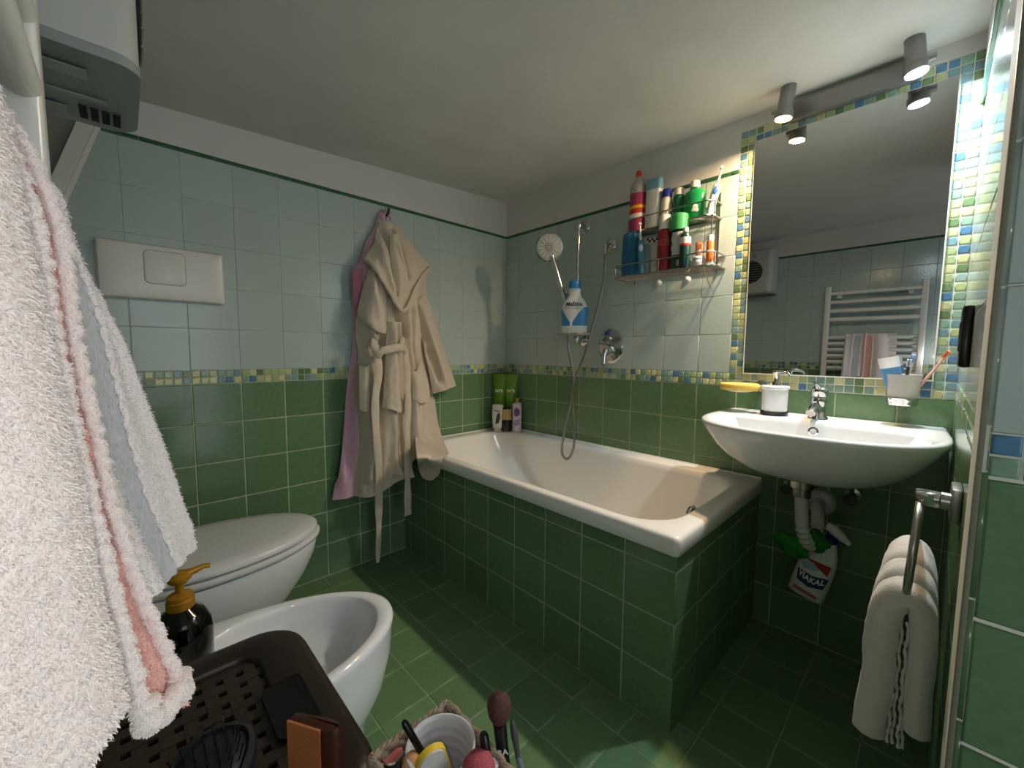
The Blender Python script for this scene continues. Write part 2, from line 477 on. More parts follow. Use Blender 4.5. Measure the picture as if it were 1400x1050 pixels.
# ---- wall under the bath rim (tiled bath front)
wt = G()
wt.box((-0.70+RX, -1.405+RX, 0.0), (-0.672, -0.001, 0.497))
wt.box((-0.672, -1.405+RX, 0.0), (-0.02, -1.377, 0.497))
wt = wt.build('wall_bath', GROUT, smooth=False, label='green tiled front enclosing the bathtub', cat='wall', kind='structure')
AR = [0.0, 0.153, 0.303, 0.447, 0.497]
FA = frame((-0.70, 0, 0), (0, -1, 0), (0, 0, 1))
tile_grid(wt, FA, sorted({round(1.405-0.15*k, 4) for k in range(10)} | {0.0}), AR, GREEN)
FAE = frame((0, -1.405, 0), (1, 0, 0), (0, 0, 1))
tile_grid(wt, FAE, [-0.70, -0.55, -0.40, -0.25, -0.10, 0.0], AR, GREEN)

# ---- floor
GROUTF = mat('floor_grout', '#7e9378', 0.85, var=0.15, vscale=30)
fl = G().box((-2.0, -3.0, -0.12), (0.1, 0.1, -0.002)).build('floor', GROUTF, smooth=False, label='floor of dark green square tiles', cat='floor', kind='structure')
FF = frame((0, 0, 0), (1, 0, 0), (0, 1, 0))
fx = sorted([-WX]+[-0.05-0.15*k for k in range(12)]+[0])
fy = sorted([-0.108-0.15*k for k in range(15)]+[0])
tile_grid(fl, FF, fx, fy, FLOORT, skip=lambda x, y: (x > -0.65 and y > -1.30) or (x > JX and y < -1.9))

# ---- ceiling: two gentle pitches meeting in a step
cg = G()
def slab(p):
    V = [Vector(q) for q in p]+[Vector(q)+Vector((0, 0, 0.1)) for q in p]
    cg.add(V, [(3, 2, 1, 0), (4, 5, 6, 7), (0, 1, 5, 4), (1, 2, 6, 5), (2, 3, 7, 6), (3, 0, 4, 7)])
slab([(0.05, 0.05, 1.899), (0.05, -1.0, 1.884), (-1.9, -1.0, 1.830), (-1.9, 0.05, 1.796)])
slab([(0.05, -1.0, 1.884), (0.05, -3.0, 1.862), (-1.9, -3.0, 1.822), (-1.9, -1.0, 1.830)])
cg.build('ceiling', CEIL, smooth=False, label='low off-white plaster ceiling with a shallow step', cat='ceiling', kind='structure')

# ================================================================== large fittings
def rrect(x0, x1, y0, y1, r, z, n=8, rs=None):
    """Rounded rectangle loop; rs = radii of corners (x1,y1), (x0,y1), (x0,y0), (x1,y0)."""
    rs = rs or (r, r, r, r); L = []
    for (cx, cy, sx, sy, a0), q in zip(((x1, y1, -1, -1, 0), (x0, y1, 1, -1, PI/2), (x0, y0, 1, 1, PI), (x1, y0, -1, 1, 1.5*PI)), rs):
        for k in range(n+1):
            a = a0+PI/2*k/n
            L.append(Vector((cx+sx*q+q*math.cos(a), cy+sy*q+q*math.sin(a), z)))
    return L

# ---- bathtub
tub = thing('bathtub', (-0.36, -0.7, 0.5), 'white built-in bathtub with a wide flat rim in green tiled surround', 'bathtub')
X0, X1, Y0, Y1 = -0.721, -0.002, -1.417, -0.002
ZR = 0.548
L = [rrect(X0+0.004, X1, Y0+0.004, Y1, 0.012, 0.497), rrect(X0, X1, Y0, Y1, 0.014, 0.503), rrect(X0, X1, Y0, Y1, 0.016, ZR-0.012), rrect(X0+0.003, X1, Y0+0.003, Y1, 0.016, ZR-0.004), rrect(X0+0.010, X1, Y0+0.010, Y1, 0.016, ZR)]
inner = (0.13, 0.20, 0.19, 0.12)[0:4]
def tl(d, z, dfar=0.0, r=0):
    return rrect(-0.684+d, -0.066-d, -1.362+d*0.9, -0.070-d-dfar, 0, z, rs=(0.15+r, 0.23+r, 0.14+r, 0.13+r))
L += [tl(-0.006, ZR), tl(0.002, ZR-0.002), tl(0.009, ZR-0.010), tl(0.014, ZR-0.03), tl(0.030, 0.40, 0.07), tl(0.06, 0.27, 0.16), tl(0.085, 0.19, 0.24), tl(0.14, 0.165, 0.28), tl(0.25, 0.16, 0.30, -0.10)]
G().loft(L, cap0=False, cap1=True).build('shell', ACRYL, tub, angle=60)
ov = G(); c = at(941, 702, y=-1.338)
ov.lathe([(0.0, 0.0), (0.026, 0.0), (0.028, 0.004), (0.022, 0.012), (0.0, 0.013)], at=c+Vector((0, -0.012, 0)), axis=(0, 1, 0.12), seg=24)
ov.build('overflow_cover', CHROME, tub)
G().lathe([(0.0, 0), (0.03, 0), (0.032, 0.004), (0.0, 0.006)], at=(-0.36, -1.15, 0.16), seg=20).build('drain', CHROME, tub)
sil = G()
sil.tube([(-0.71, -0.007, ZR), (-0.01, -0.007, ZR)], 0.006, 6); sil.tube([(-0.007, -0.01, ZR), (-0.007, -1.41, ZR)], 0.006, 6)
sil.build('silicone_seal', WHITEP, tub)

# ---- D-shaped pans
def dloop(xb, xt, yc, hw, z, n=40, p=2.02, bw=0.72):
    """D loop: flat back at xb, round tip at xt, half width hw, narrower (bw) at the back."""
    L = []
    xm = xb+(xt-xb)*0.38
    for k in range(n):
        a = -PI/2+PI*k/(n-1)
        cx, sy = math.cos(a), math.sin(a)
        x = xm+(xt-xm)*abs(cx)**(2/p)
        y = yc+hw*math.copysign(abs(sy)**(2/p), sy)
        L.append(Vector((x, y, z)))
    for t in (0.33, 0.66, 1.0):
        L.append(Vector((xm+(xb-xm)*t, yc+hw*(1-(1-bw)*t**1.6), z)))
    for t in (0.5, 0.0, -0.5):
        L.append(Vector((xb, yc+hw*bw*t, z)))
    for t in (1.0, 0.66, 0.33):
        L.append(Vector((xm+(xb-xm)*t, yc-hw*(1-(1-bw)*t**1.6), z)))
    return L

# ---- toilet
wc_t = thing('toilet', (-1.6, -0.365, 0), 'white toilet with its lid closed below the flush plate', 'toilet')
yc = -0.368
L = [dloop(-1.80, -1.43, yc, 0.115, 0.0), dloop(-1.80, -1.43, yc, 0.115, 0.08), dloop(-1.81, -1.395, yc, 0.128, 0.14), dloop(-1.82, -1.335, yc, 0.152, 0.21), dloop(-1.825, -1.282, yc, 0.172, 0.28), dloop(-1.827, -1.256, yc, 0.182, 0.335), dloop(-1.827, -1.247, yc, 0.186, 0.372), dloop(-1.827, -1.249, yc, 0.185, 0.386)]
G().loft(L).build('bowl', CERAMIC, wc_t, angle=60)
L = [dloop(-1.78, -1.248, yc, 0.184, 0.3885), dloop(-1.78, -1.238, yc, 0.191, 0.393), dloop(-1.78, -1.236, yc, 0.192, 0.402), dloop(-1.78, -1.241, yc, 0.189, 0.409)]
G().loft(L).build('seat', SEATP, wc_t, angle=60)
L = [dloop(-1.78, -1.252, yc, 0.182, 0.4120), dloop(-1.78, -1.245, yc, 0.187, 0.416), dloop(-1.78, -1.245, yc, 0.187, 0.427), dloop(-1.775, -1.254, yc, 0.180, 0.434), dloop(-1.76, -1.30, yc, 0.145, 0.438), dloop(-1.70, -1.42, yc, 0.06, 0.439)]
G().loft(L).build('lid', SEATP, wc_t, angle=50)
for s in (-1, 1): G().lathe([(0.013, -0.02), (0.013, 0.02)], at=(-1.79, yc+s*0.07, 0.411), axis=(0, 1, 0), seg=12).build('hinge', CHROME, wc_t)

# ---- flush plate
fp = thing('flush_plate', (-1.585, 0, 1.265), 'wide white flush plate with a square button on pale tiles', 'flush plate')
g = G()
def fpl(d, y, r): return [Vector((p.x, y, p.y)) for p in rrect(-1.749+d, -1.420-d, 1.174+d, 1.356-d, r, 0)]
g.loft([fpl(0, -0.001, 0.012), fpl(0, -0.014, 0.012), fpl(0.006, -0.024, 0.012), fpl(0.016, -0.028, 0.012), fpl(0.06, -0.030, 0.006)], cap0=False)
g.build('plate', WHITEP, fp, angle=35)
def fbt(d, y, r): return [Vector((p.x, y, p.y)) for p in rrect(-1.637+d, -1.533-d, 1.228+d, 1.334-d, r, 0)]
G().loft([fbt(-0.002, -0.0292, 0.016), fbt(-0.002, -0.0306, 0.016)]).build('button_gap', GREYP, fp)
G().loft([fbt(0, -0.029, 0.014), fbt(0, -0.032, 0.014), fbt(0.003, -0.0335, 0.012)]).build('button', WHITEP, fp, angle=30)

# ---- bidet
bd = thing('bidet', (-1.6, -0.93, 0), 'white bidet with an oval basin beside the brown hamper', 'bidet')
yc = -0.925
L = [dloop(-1.80, -1.325, yc, 0.100, 0.0), dloop(-1.80, -1.325, yc, 0.100, 0.11), dloop(-1.81, -1.322, yc, 0.112, 0.145), dloop(-1.815, -1.298, yc, 0.142, 0.19), dloop(-1.82, -1.276, yc, 0.164, 0.24), dloop(-1.825, -1.261, yc, 0.178, 0.31), dloop(-1.827, -1.255, yc, 0.184, 0.3772), dloop(-1.827, -1.253, yc, 0.185, 0.3876), dloop(-1.826, -1.257, yc, 0.182, 0.3960), dloop(-1.824, -1.265, yc, 0.176, 0.3991),
     dloop(-1.66, -1.290, yc, 0.152, 0.3991, bw=0.5), dloop(-1.655, -1.294, yc, 0.148, 0.3960, bw=0.5), dloop(-1.65, -1.299, yc, 0.144, 0.3835, bw=0.5), dloop(-1.64, -1.315, yc, 0.132, 0.3334, bw=0.5), dloop(-1.61, -1.36, yc, 0.10, 0.2866, bw=0.5), dloop(-1.56, -1.43, yc, 0.05, 0.2730, bw=0.5)]
G().loft(L).build('basin', CERAMIC, bd, angle=60)
g = G(); g.lathe([(0.024, 0), (0.024, 0.05), (0.02, 0.06), (0, 0.062)], at=(-1.755, -0.98, 0.397), seg=16)
g.tube([(-1.75, -0.98, 0.44), (-1.70, -0.97, 0.445), (-1.66, -0.965, 0.427)], 0.010, 10)
g.build('tap', CHROME, bd)

# ---- wash basin
sk = thing('washbasin', (-0.2, -1.58, 0.8), 'white wall-hung washbasin under the mirror', 'washbasin')
def sloop(xb, xt, w, z, n=44, p=2.55, yc=-1.581, bw=0.97, xmid=0.42):
    L = []; xm = xb+(xt-xb)*xmid
    for k in range(n):
        a = -PI/2+PI*k/(n-1); cx, sy = math.cos(a), math.sin(a)
        L.append(Vector((xm+(xt-xm)*abs(cx)**(2/p), yc+w*math.copysign(abs(sy)**(2/p), sy), z)))
    for t in (0.5, 1.0): L.append(Vector((xm+(xb-xm)*t, yc+w*(1-(1-bw)*t), z)))
    for t in (0.5, 0.0, -0.5): L.append(Vector((xb, yc+w*bw*t, z)))
    for t in (1.0, 0.5): L.append(Vector((xm+(xb-xm)*t, yc-w*(1-(1-bw)*t), z)))
    return L
R = -0.003
L = [sloop(-0.10, -0.26, 0.075, 0.634), sloop(-0.05, -0.30, 0.135, 0.640), sloop(R, -0.345, 0.185, 0.658), sloop(R, -0.392, 0.228, 0.690), sloop(R, -0.427, 0.257, 0.725), sloop(R, -0.452, 0.279, 0.762), sloop(R, -0.466, 0.292, 0.789), sloop(R, -0.468, 0.294, 0.797), sloop(R, -0.464, 0.291, 0.803), sloop(R, -0.455, 0.284, 0.805),
     sloop(-0.150, -0.447, 0.262, 0.804, bw=0.9), sloop(-0.155, -0.440, 0.255, 0.800, bw=0.9), sloop(-0.158, -0.434, 0.248, 0.787, bw=0.9), sloop(-0.165, -0.410, 0.22, 0.735, bw=0.9), sloop(-0.18, -0.37, 0.17, 0.695, bw=0.9), sloop(-0.22, -0.30, 0.07, 0.676, bw=0.9)]
G().loft(L).build('bowl', CERAMIC, sk, angle=60)
G().lathe([(0.012, 0), (0.014, 0.003), (0.009, 0.0045), (0.008, -0.002), (0, -0.002)], at=(-0.1585, -1.581, 0.772), axis=(-1, 0, 0.2), seg=16).build('overflow_ring', CHROME, sk)
G().lathe([(0, 0.0), (0.02, 0), (0.021, 0.003), (0, 0.005)], at=(-0.25, -1.581, 0.677), seg=16).build('drain_plug', CHROME, sk)

# ---- basin tap
tp = thing('basin_tap', (-0.085, -1.578, 0.805), 'chrome single-lever tap on the washbasin', 'tap')
g = G(); b = Vector((-0.085, -1.578, 0.803))
g.lathe([(0.027, 0), (0.027, 0.006), (0.022, 0.012), (0.021, 0.05), (0.023, 0.058), (0.021, 0.072)], at=b, seg=20); g.build('body', CHROME, tp)
g = G(); g.tube([b+Vector((-0.01, 0, 0.030)), b+Vector((-0.05, 0, 0.044)), b+Vector((-0.10, 0, 0.042)), b+Vector((-0.115, 0, 0.030))], [0.015, 0.014, 0.013, 0.013], 12); g.build('spout', CHROME, tp)
g = G(); g.lathe([(0.021, 0.074), (0.023, 0.078), (0.023, 0.098), (0.017, 0.104), (0, 0.105)], at=b, seg=20)
g.tube([b+Vector((-0.01, 0, 0.098)), b+Vector((-0.05, 0, 0.115)), b+Vector((-0.085, 0, 0.122))], [0.009, 0.008, 0.006], 10, flat=0.6); g.build('lever', CHROME, tp)

# ---- mirror
TILT = 0.005
mir = thing('mirror', (0, -1.578, 1.36), 'large frameless mirror set in a mosaic border over the washbasin', 'mirror')
g = G()
def mx(z): return -0.0015-(z-0.94)*TILT
y0, y1, z0, z1 = -1.8265, -1.3300, 0.940, 1.7765
V = [(mx(z0)-0.004, y0, z0), (mx(z0)-0.004, y1, z0), (mx(z1)-0.004, y1, z1), (mx(z1)-0.004, y0, z1)]
g.add(V+[(0.0, p[1], p[2]) for p in V], [(0, 1, 2, 3), (4, 7, 6, 5), (0, 4, 5, 1), (1, 5, 6, 2), (2, 6, 7, 3), (3, 7, 4, 0)])
g.build('glass', MIRROR, mir, smooth=False)
g = G(); e = 0.0035
for (a, b) in (((y0-e, z0-e), (y1+e, z0)), ((y0-e, z1), (y1+e, z1+e)), ((y0-e, z0), (y0, z1)), ((y1, z0), (y1+e, z1))):
    g.box((-0.0065, a[0], a[1]), (0.0, b[0], b[1]))
g.build('seal_edge', WHITEP, mir, smooth=False)

# ---- spotlights over the mirror
rail = thing('lamp_rail', (0, -1.58, 1.80), 'grey metal rail above the mirror between two spotlights', 'lamp rail')
G().box((-0.034, -1.745, 1.797), (-0.007, -1.435, 1.853), 0.003).build('rail_bar', SILVER, rail)
G().box((-0.008, -1.735, 1.803), (0.0, -1.445, 1.847)).build('back_plate', DULLCH, rail)
BULBW = mat('warm_bulb', (1.0, 0.62, 0.22), emit=16)
BULBC = mat('cool_bulb', (0.80, 0.90, 1.0), emit=22)
def spot(pos, aim, bulb, label, y_arm):
    t = thing('spotlight', pos, label, 'spotlight', 'spotlights over the mirror')
    up = -aim
    g = G(); g.lathe([(0.0205, 0.022), (0.0225, 0.024), (0.0215, 0.104), (0.019, 0.107), (0, 0.107)], at=pos, axis=up, seg=24)
    g.lathe([(0.0245, 0.0), (0.027, 0.002), (0.0265, 0.020), (0.0225, 0.027), (0.02, 0.027), (0.0235, 0.004)], at=pos, axis=up, seg=24, cap0=False, cap1=False)
    g.build('head', SILVER, t)
    G().lathe([(0.0, -0.0006), (0.0235, -0.0006), (0.0235, 0.004), (0, 0.004)], at=pos+aim*-0.002, axis=up, seg=24).build('bulb_face', bulb, t)
    j = pos+up*0.03
    G().tube([Vector((-0.03, y_arm, 1.815)), Vector((-0.06, (y_arm+j.y)/2, 1.815)), j+Vector((0.015, 0, 0))], 0.008, 10).build('arm', SILVER, t)
    G().lathe([(0.011, -0.010), (0.011, 0.010)], at=j+Vector((0.0, -0.030 if y_arm < -1.6 else 0.026, 0.0)), axis=(0, 1, 0), seg=14).build('knob', DULLCH, t)
spot(WARM_AT, WARM_AIM, BULBW, 'warm yellow spotlight at the left end of the rail above the mirror', -1.442)
spot(COOL_AT, COOL_AIM, BULBC, 'cool white spotlight at the right end of the rail above the mirror', -1.738)
bulb_light(WARM_AT, WARM_AIM, WARM_POWER, WARM_COL)
bulb_light(COOL_AT, COOL_AIM, COOL_POWER, COOL_COL)

# ---- towel radiator
rad = thing('towel_radiator', (-1.77, -1.53, 0.7), 'white ladder towel radiator on the near wall holding two towels', 'radiator')
for y in (-1.302, -1.760):
    g = G()
    def up_loop(z, s=1.0): return [Vector((p.x, p.y, z)) for p in rrect(-1.772, -1.738, y-0.016, y+0.016, 0.007, 0, n=4)]
    g.loft([up_loop(0.66), up_loop(1.44)]); g.build('upright', RADW, rad)
for z in (1.395, 1.338, 1.280, 1.224, 1.105, 1.065, 1.025, 0.985, 0.945, 0.905, 0.80, 0.76, 0.72):
    bx = -1.7485 if z > 1.2 else -1.757
    G().tube([(bx-0.003, -1.752, z), (bx, -1.748, z), (bx, -1.65, z), (bx, -1.41, z), (bx, -1.314, z), (bx-0.003, -1.308, z)], [0.006, 0.0115, 0.0115, 0.0115, 0.0115, 0.006], 14).build('bar', RADW, rad)
for y in (-1.36, -1.70):
    for z in (1.376, 0.74): G().box((-1.829, y-0.012, z-0.014), (-1.758, y+0.012, z+0.014), 0.004).build('bracket', WHITEP, rad)

# ---- wall heater and the slanting trunking beside it
ht = thing('fan_heater', (-1.75, -0.85, 1.43), 'white wall-mounted fan heater with a round dark grille in the upper left corner', 'heater')
def hl(z, d=0.0, f=0.0):
    return [Vector((p.x, p.y, z)) for p in rrect(-1.828, -1.660-d-f, -0.985+d, -0.722-d, 0, 0, n=6, rs=(0.045, 0.004, 0.004, 0.03))]
G().loft([hl(1.4305, 0.012), hl(1.4255, 0.0), hl(1.440, 0.0)], cap0=True, cap1=True).build('base', GREYP, ht)
G().loft([hl(1.441, 0.001), hl(1.60, 0.0), hl(1.70, 0.0, 0.006), hl(1.735, 0.004, 0.014), hl(1.75, 0.02, 0.03)]).build('housing', mat('heater_housing', '#b9bab6', 0.35), ht)
g = G()
g.lathe([(0.078, 0), (0.080, 0.006), (0.074, 0.008), (0, 0.008)], at=(-1.661, -0.85, 1.585), axis=(1, 0, 0), seg=32); g.build('fan_grille', DARKP, ht)
for k in range(-4, 5):
    h = math.sqrt(max(0.0, 0.075**2-(k*0.017)**2))
    G().box((-1.6535, -0.85-h, 1.5835+k*0.017), (-1.6505, -0.85+h, 1.5865+k*0.017)).build('grille_bar', GREYP, ht)
for k in range(2): G().lathe([(0.011, 0), (0.010, 0.008), (0, 0.009)], at=(-1.662, -0.87+k*0.05, 1.70), axis=(1, 0, 0), seg=14).build('knob', GREYP, ht)
g = G()
for i in range(4):
    for k in range(7): g.box((-1.735+i*0.014, -0.80+k*0.008, 1.4244), (-1.725+i*0.014, -0.796+k*0.008, 1.4262))
g.build('vent_slots', DARKP, ht)
LG = mat('label_grey', '#9a9d99', 0.5)
for lo, hi in (((-1.80, -0.93, 1.4246), (-1.72, -0.90, 1.4262)), ((-1.80, -0.84, 1.4246), (-1.70, -0.83, 1.4262)), ((-1.78, -0.78, 1.4246), (-1.75, -0.745, 1.4262))): G().box(lo, hi).build('rating_label', LG, ht)

tr = thing('cable_trunking', (-1.79, -0.02, 1.5), 'white plastic trunking slanting down the wall below the fan heater', 'trunking')
def prism(pts, y0, y1):
    n = len(pts)
    V = [(x, y, z) for y in (y0, y1) for x, z in pts]
    return G().add(V, [tuple(range(n)), tuple(range(2*n-1, n-1, -1))]+[(i, (i+1) % n, n+(i+1) % n, n+i) for i in range(n)])
prism([(-1.764, 1.690), (-1.728, 1.690), (-1.829, 1.393), (-1.829, 1.499)], -0.001, -0.030).build('cover', WHITEP, tr, smooth=False)
prism([(-1.7275, 1.690), (-1.716, 1.690), (-1.829, 1.358), (-1.829, 1.3915)], -0.001, -0.014).build('side_channel', WHITEP, tr, smooth=False)
g = prism([(-1.829, 1.690), (-1.765, 1.690), (-1.829, 1.502)], -0.0015, -0.008)
g.build('backing_board', mat('grey_board', '#8f8d88', 0.8), tr, smooth=False)

# ================================================================== shower
BOTC = {}
def pm(col, rough=0.3, **k):
    key = (col, rough, tuple(sorted(k.items())))
    if key not in BOTC: BOTC[key] = mat('plastic_'+col.strip('#'), col, rough, **k)
    return BOTC[key]

sh = thing('shower_rail', (0, -0.575, 1.36), 'chrome shower rail with a round hand shower, slider and hose', 'shower')
YR = -0.577
g = G(); g.tube([(-0.055, YR, 1.645), (-0.055, YR, 1.06)], 0.0095, 14); g.build('riser_bar', CHROME, sh)
for z in (1.632, 1.075):
    g = G(); g.lathe([(0.032, 0), (0.032, 0.006), (0.026, 0.012), (0.014, 0.016), (0.012, 0.045)], at=(-0.001, YR-0.002, z), axis=(-1, 0, 0), seg=24)
    g.lathe([(0.0, -0.018), (0.015, -0.018), (0.017, -0.012), (0.017, 0.012), (0.015, 0.018), (0, 0.018)], at=(-0.055, YR, z), seg=18)
    g.build('wall_bracket', CHROME, sh)
g = G(); g.lathe([(0.0, -0.02), (0.018, -0.02), (0.018, 0.02), (0, 0.02)], at=(-0.055, YR, 1.285), seg=18)
g.tube([(-0.055, YR, 1.285), (-0.075, YR+0.02, 1.285), (-0.105, YR+0.035, 1.288)], [0.012, 0.013, 0.015], 12)
g.build('slider', CHROME, sh)
HC = at(751, 338, x=-0.155); AX = Vector((-0.80, -0.55, -0.22)).normalized()
g = G(); g.lathe([(0.0, -0.018), (0.034, -0.016), (0.064, -0.006), (0.070, 0.002), (0.069, 0.008), (0.064, 0.010)], at=HC, axis=AX, seg=32)
hb = Vector((-0.108, YR+0.042, 1.285))
hd = (HC-hb)
g.tube([HC+hd.normalized()*-0.045-AX*0.006, HC+hd.normalized()*-0.075-AX*0.008, hb+hd.normalized()*0.05, hb, hb-hd.normalized()*0.03], [0.014, 0.013, 0.0125, 0.011, 0.009], 14)
g.build('hand_shower', CHROME, sh)
SPRAY = mat('spray_face', '#b4b6b5', 0.4)
G().lathe([(0.0, 0.012), (0.058, 0.0115), (0.064, 0.009), (0.064, 0.006)], at=HC, axis=AX, seg=32).build('spray_plate', SPRAY, sh)
q = Vector((0, 0, 1)).rotation_difference(AX).to_matrix(); g = G()
for rr, n in ((0.016, 8), (0.010, 5)):
    for k in range(n): g.lathe([(0, 0), (0.0022, 0), (0.0022, 0.003), (0, 0.003)], at=HC+q @ Vector((rr*math.cos(2*PI*k/n), rr*math.sin(2*PI*k/n), 0.0112)), axis=AX, seg=6)
g.build('spray_nozzles', DARKP, sh)
for k in range(14):
    a = 2*PI*k/14
    d = q @ Vector((math.cos(a), math.sin(a), 0))
    G().tube([HC+d*0.027+AX*0.0115, HC+d*0.053+AX*0.0115], 0.0022, 6).build('spray_rib', WHITEP, sh)
OUT = Vector((-0.001, -0.733, 1.515))
g = G(); g.lathe([(0.031, 0), (0.031, 0.006), (0.026, 0.011), (0.012, 0.014), (0.012, 0.04)], at=OUT, axis=(-1, 0, 0), seg=24)
g.tube([OUT+Vector((-0.03, 0, 0)), OUT+Vector((-0.045, 0.002, -0.004)), OUT+Vector((-0.048, 0.004, -0.045))], [0.012, 0.013, 0.010], 12)
g.build('hose_outlet', CHROME, sh)
hs = [OUT+Vector((-0.048, 0.004, -0.045)), at(825, 385, x=-0.055), at(812, 440, x=-0.06), at(797, 490, x=-0.075), at(785, 520, x=-0.09), at(783, 550, x=-0.10), at(785, 590, x=-0.115), at(784, 612, x=-0.12), at(777, 627, x=-0.125), at(769, 622, x=-0.125), at(769, 605, x=-0.125), at(775, 575, x=-0.12), at(782, 540, x=-0.115), at(784, 515, x=-0.11), at(777, 475, x=-0.105), at(773, 430, x=-0.105), hb-hd.normalized()*0.03]
g = G(); P = cat_rom(hs, 420)
g.tube(P, [0.0066 if k % 2 else 0.0056 for k in range(len(P))], 8); g.build('hose', mat('hose_metal', '#9a9894', 0.32, 1.0), sh)

mx_ = thing('shower_mixer', (0, -0.745, 1.04), 'chrome round shower mixer plate on the wall over the bath', 'mixer')
g = G(); c = Vector((-0.001, -0.745, 1.042)); 
g.lathe([(0.068, 0), (0.068, 0.004), (0.060, 0.010), (0.0, 0.012)], at=c, axis=(-1, 0, 0), seg=36, sx=1.22, sy=1.0); g.build('plate', CHROME, mx_)
g = G(); k = c+Vector((-0.01, 0, -0.018)); g.lathe([(0.030, 0), (0.029, 0.03), (0.024, 0.042), (0, 0.044)], at=k, axis=(-1, 0, 0), seg=24)
g.tube([k+Vector((-0.036, 0.0, 0)), k+Vector((-0.055, -0.004, -0.03)), k+Vector((-0.07, -0.012, -0.068))], [0.014, 0.011, 0.009], 12); g.build('lever', CHROME, mx_)
G().lathe([(0.014, 0), (0.014, 0.016), (0.011, 0.020), (0, 0.020)], at=c+Vector((-0.008, 0, 0.036)), axis=(-1, 0, 0), seg=18).build('diverter_button', DULLCH, mx_)

sd = thing('shower_soap_dish', (-0.10, -0.61, 1.095), 'small clear tray on the shower rail under the white and blue shower bottle', 'soap dish')
g = G(); g.loft([[Vector((p.x, p.y, z)) for p in rrect(-0.165+d, -0.066, -0.685+d, -0.530-d, 0.02, 0)] for d, z in ((0.008, 1.092), (0, 1.094), (0, 1.103), (0.004, 1.103), (0.010, 1.097))])
g.build('tray', mat('clear_plastic', '#d8dcdc', 0.08, trans=0.7), sd, angle=50)

def bottle(name, loc, prof, m, label, cat='bottle', group=None, cap=None, capm=None, sx=1.0, sy=1.0, spin=0.0, bands=(), axis=(0, 0, 1), seg=24, part='body'):
    """Turned bottle: profile of the body, of the cap, and bands (z0, z1, material, raise)."""
    t = thing(name, loc, label, cat, group)
    G().lathe(prof, at=loc, axis=axis, seg=seg, sx=sx, sy=sy, spin=spin).build(part, m, t, angle=50)
    if cap: G().lathe(cap, at=loc, axis=axis, seg=seg, sx=min(1.0, max(sx, sy)) if sx != sy else sx, sy=sy, spin=spin).build('cap', capm, t, angle=45)
    for b in bands:
        z0, z1, bm_, up = b[:4]
        def rad_at(z):
            for (r0, a), (r1, c) in zip(prof, prof[1:]):
                if a <= z <= c and c > a: return r0+(r1-r0)*(z-a)/(c-a)
            return prof[-1][0]
        zs = [z0+(z1-z0)*k/6 for k in range(7)]
        L = [(rad_at(z)+up, z) for z in zs]
        G().lathe([(L[0][0]-up*1.5, z0)]+L+[(L[-1][0]-up*1.5, z1)], at=loc, axis=axis, seg=seg, sx=sx, sy=sy, spin=spin, cap0=False, cap1=False).build(b[4] if len(b) > 4 else 'label', bm_, t, angle=50)
    return t

# white and blue shower bottle with its printed front
b0 = Vector((-0.113, -0.607, 1.1035))
prof = [(0.0, 0), (0.058, 0.0), (0.062, 0.006), (0.0625, 0.05), (0.064, 0.075), (0.0655, 0.10), (0.063, 0.125), (0.052, 0.150), (0.036, 0.170), (0.0285, 0.185), (0.027, 0.215)]
# print: blue with a white heart-shaped V that narrows downwards
pr = bpy.data.materials.new('printed_bottle'); pr.use_nodes = True; nt = pr.node_tree; pb = nt.nodes['Principled BSDF']
pb.inputs['Roughness'].default_value = 0.25
tc = nt.nodes.new('ShaderNodeTexCoord'); sx_ = nt.nodes.new('ShaderNodeSeparateXYZ'); nt.links.new(tc.outputs['Object'], sx_.inputs[0])
def math_(op, a, b=None, c=None):
    n = nt.nodes.new('ShaderNodeMath'); n.operation = op
    for i, x in enumerate((a, b, c)):
        if x is None: continue
        if isinstance(x, (int, float)): n.inputs[i].default_value = x
        else: nt.links.new(x, n.inputs[i])
    return n.outputs[0]
lat = math_('ABSOLUTE', math_('ADD', sx_.outputs[1], -0.006))
lim = math_('MULTIPLY_ADD', sx_.outputs[2], 0.70, -0.030)
blue1 = math_('MULTIPLY', math_('GREATER_THAN', lat, math_('MAXIMUM', lim, 0.006)), math_('MULTIPLY', math_('LESS_THAN', sx_.outputs[2], 0.122), math_('GREATER_THAN', sx_.outputs[2], 0.034)))
mixc = nt.nodes.new('ShaderNodeMix'); mixc.data_type = 'RGBA'
mixc.inputs[6].default_value = (*lin('#dfe3e6'), 1); mixc.inputs[7].default_value = (*lin('#2f83c4'), 1)
nt.links.new(blue1, mixc.inputs[0]); nt.links.new(mixc.outputs[2], pb.inputs['Base Color'])
mal = bottle('shower_bottle', b0, prof, pr, 'white shower gel bottle with blue sides and blue cap on the shower tray', cap=[(0.030, 0.214), (0.031, 0.216), (0.030, 0.246), (0.027, 0.250), (0, 0.251)], capm=pm('#2a78b8'), sx=0.62, sy=1.0, bands=((0.196, 0.212, pm('#d6e2ea'), 0.0006, 'neck_band'),))
FD = (CAM-b0); FD.z = 0; fa = math.atan2(FD.y, FD.x)
MPROF = prof
def on_bottle(z0, ang=0.0, up=0.0012):
    """Wraps lettering round the shower bottle, facing the room."""
    def fn(u, v):
        z = z0+v; r = MPROF[-1][0]
        for (ra, za), (rc, zc) in zip(MPROF, MPROF[1:]):
            if za <= z <= zc and zc > za: r = ra+(rc-ra)*(z-za)/(zc-za); break
        a = PI+ang+u/0.058
        return (b0.x+(r*0.62+up)*math.cos(a), b0.y+(r+up)*math.sin(a), b0.z+z)
    return fn
mal.rotation_euler = (0, 0, 0.40)
INK, INKW = pm('#1b2540', 0.5), pm('#e8e8e6', 0.5)
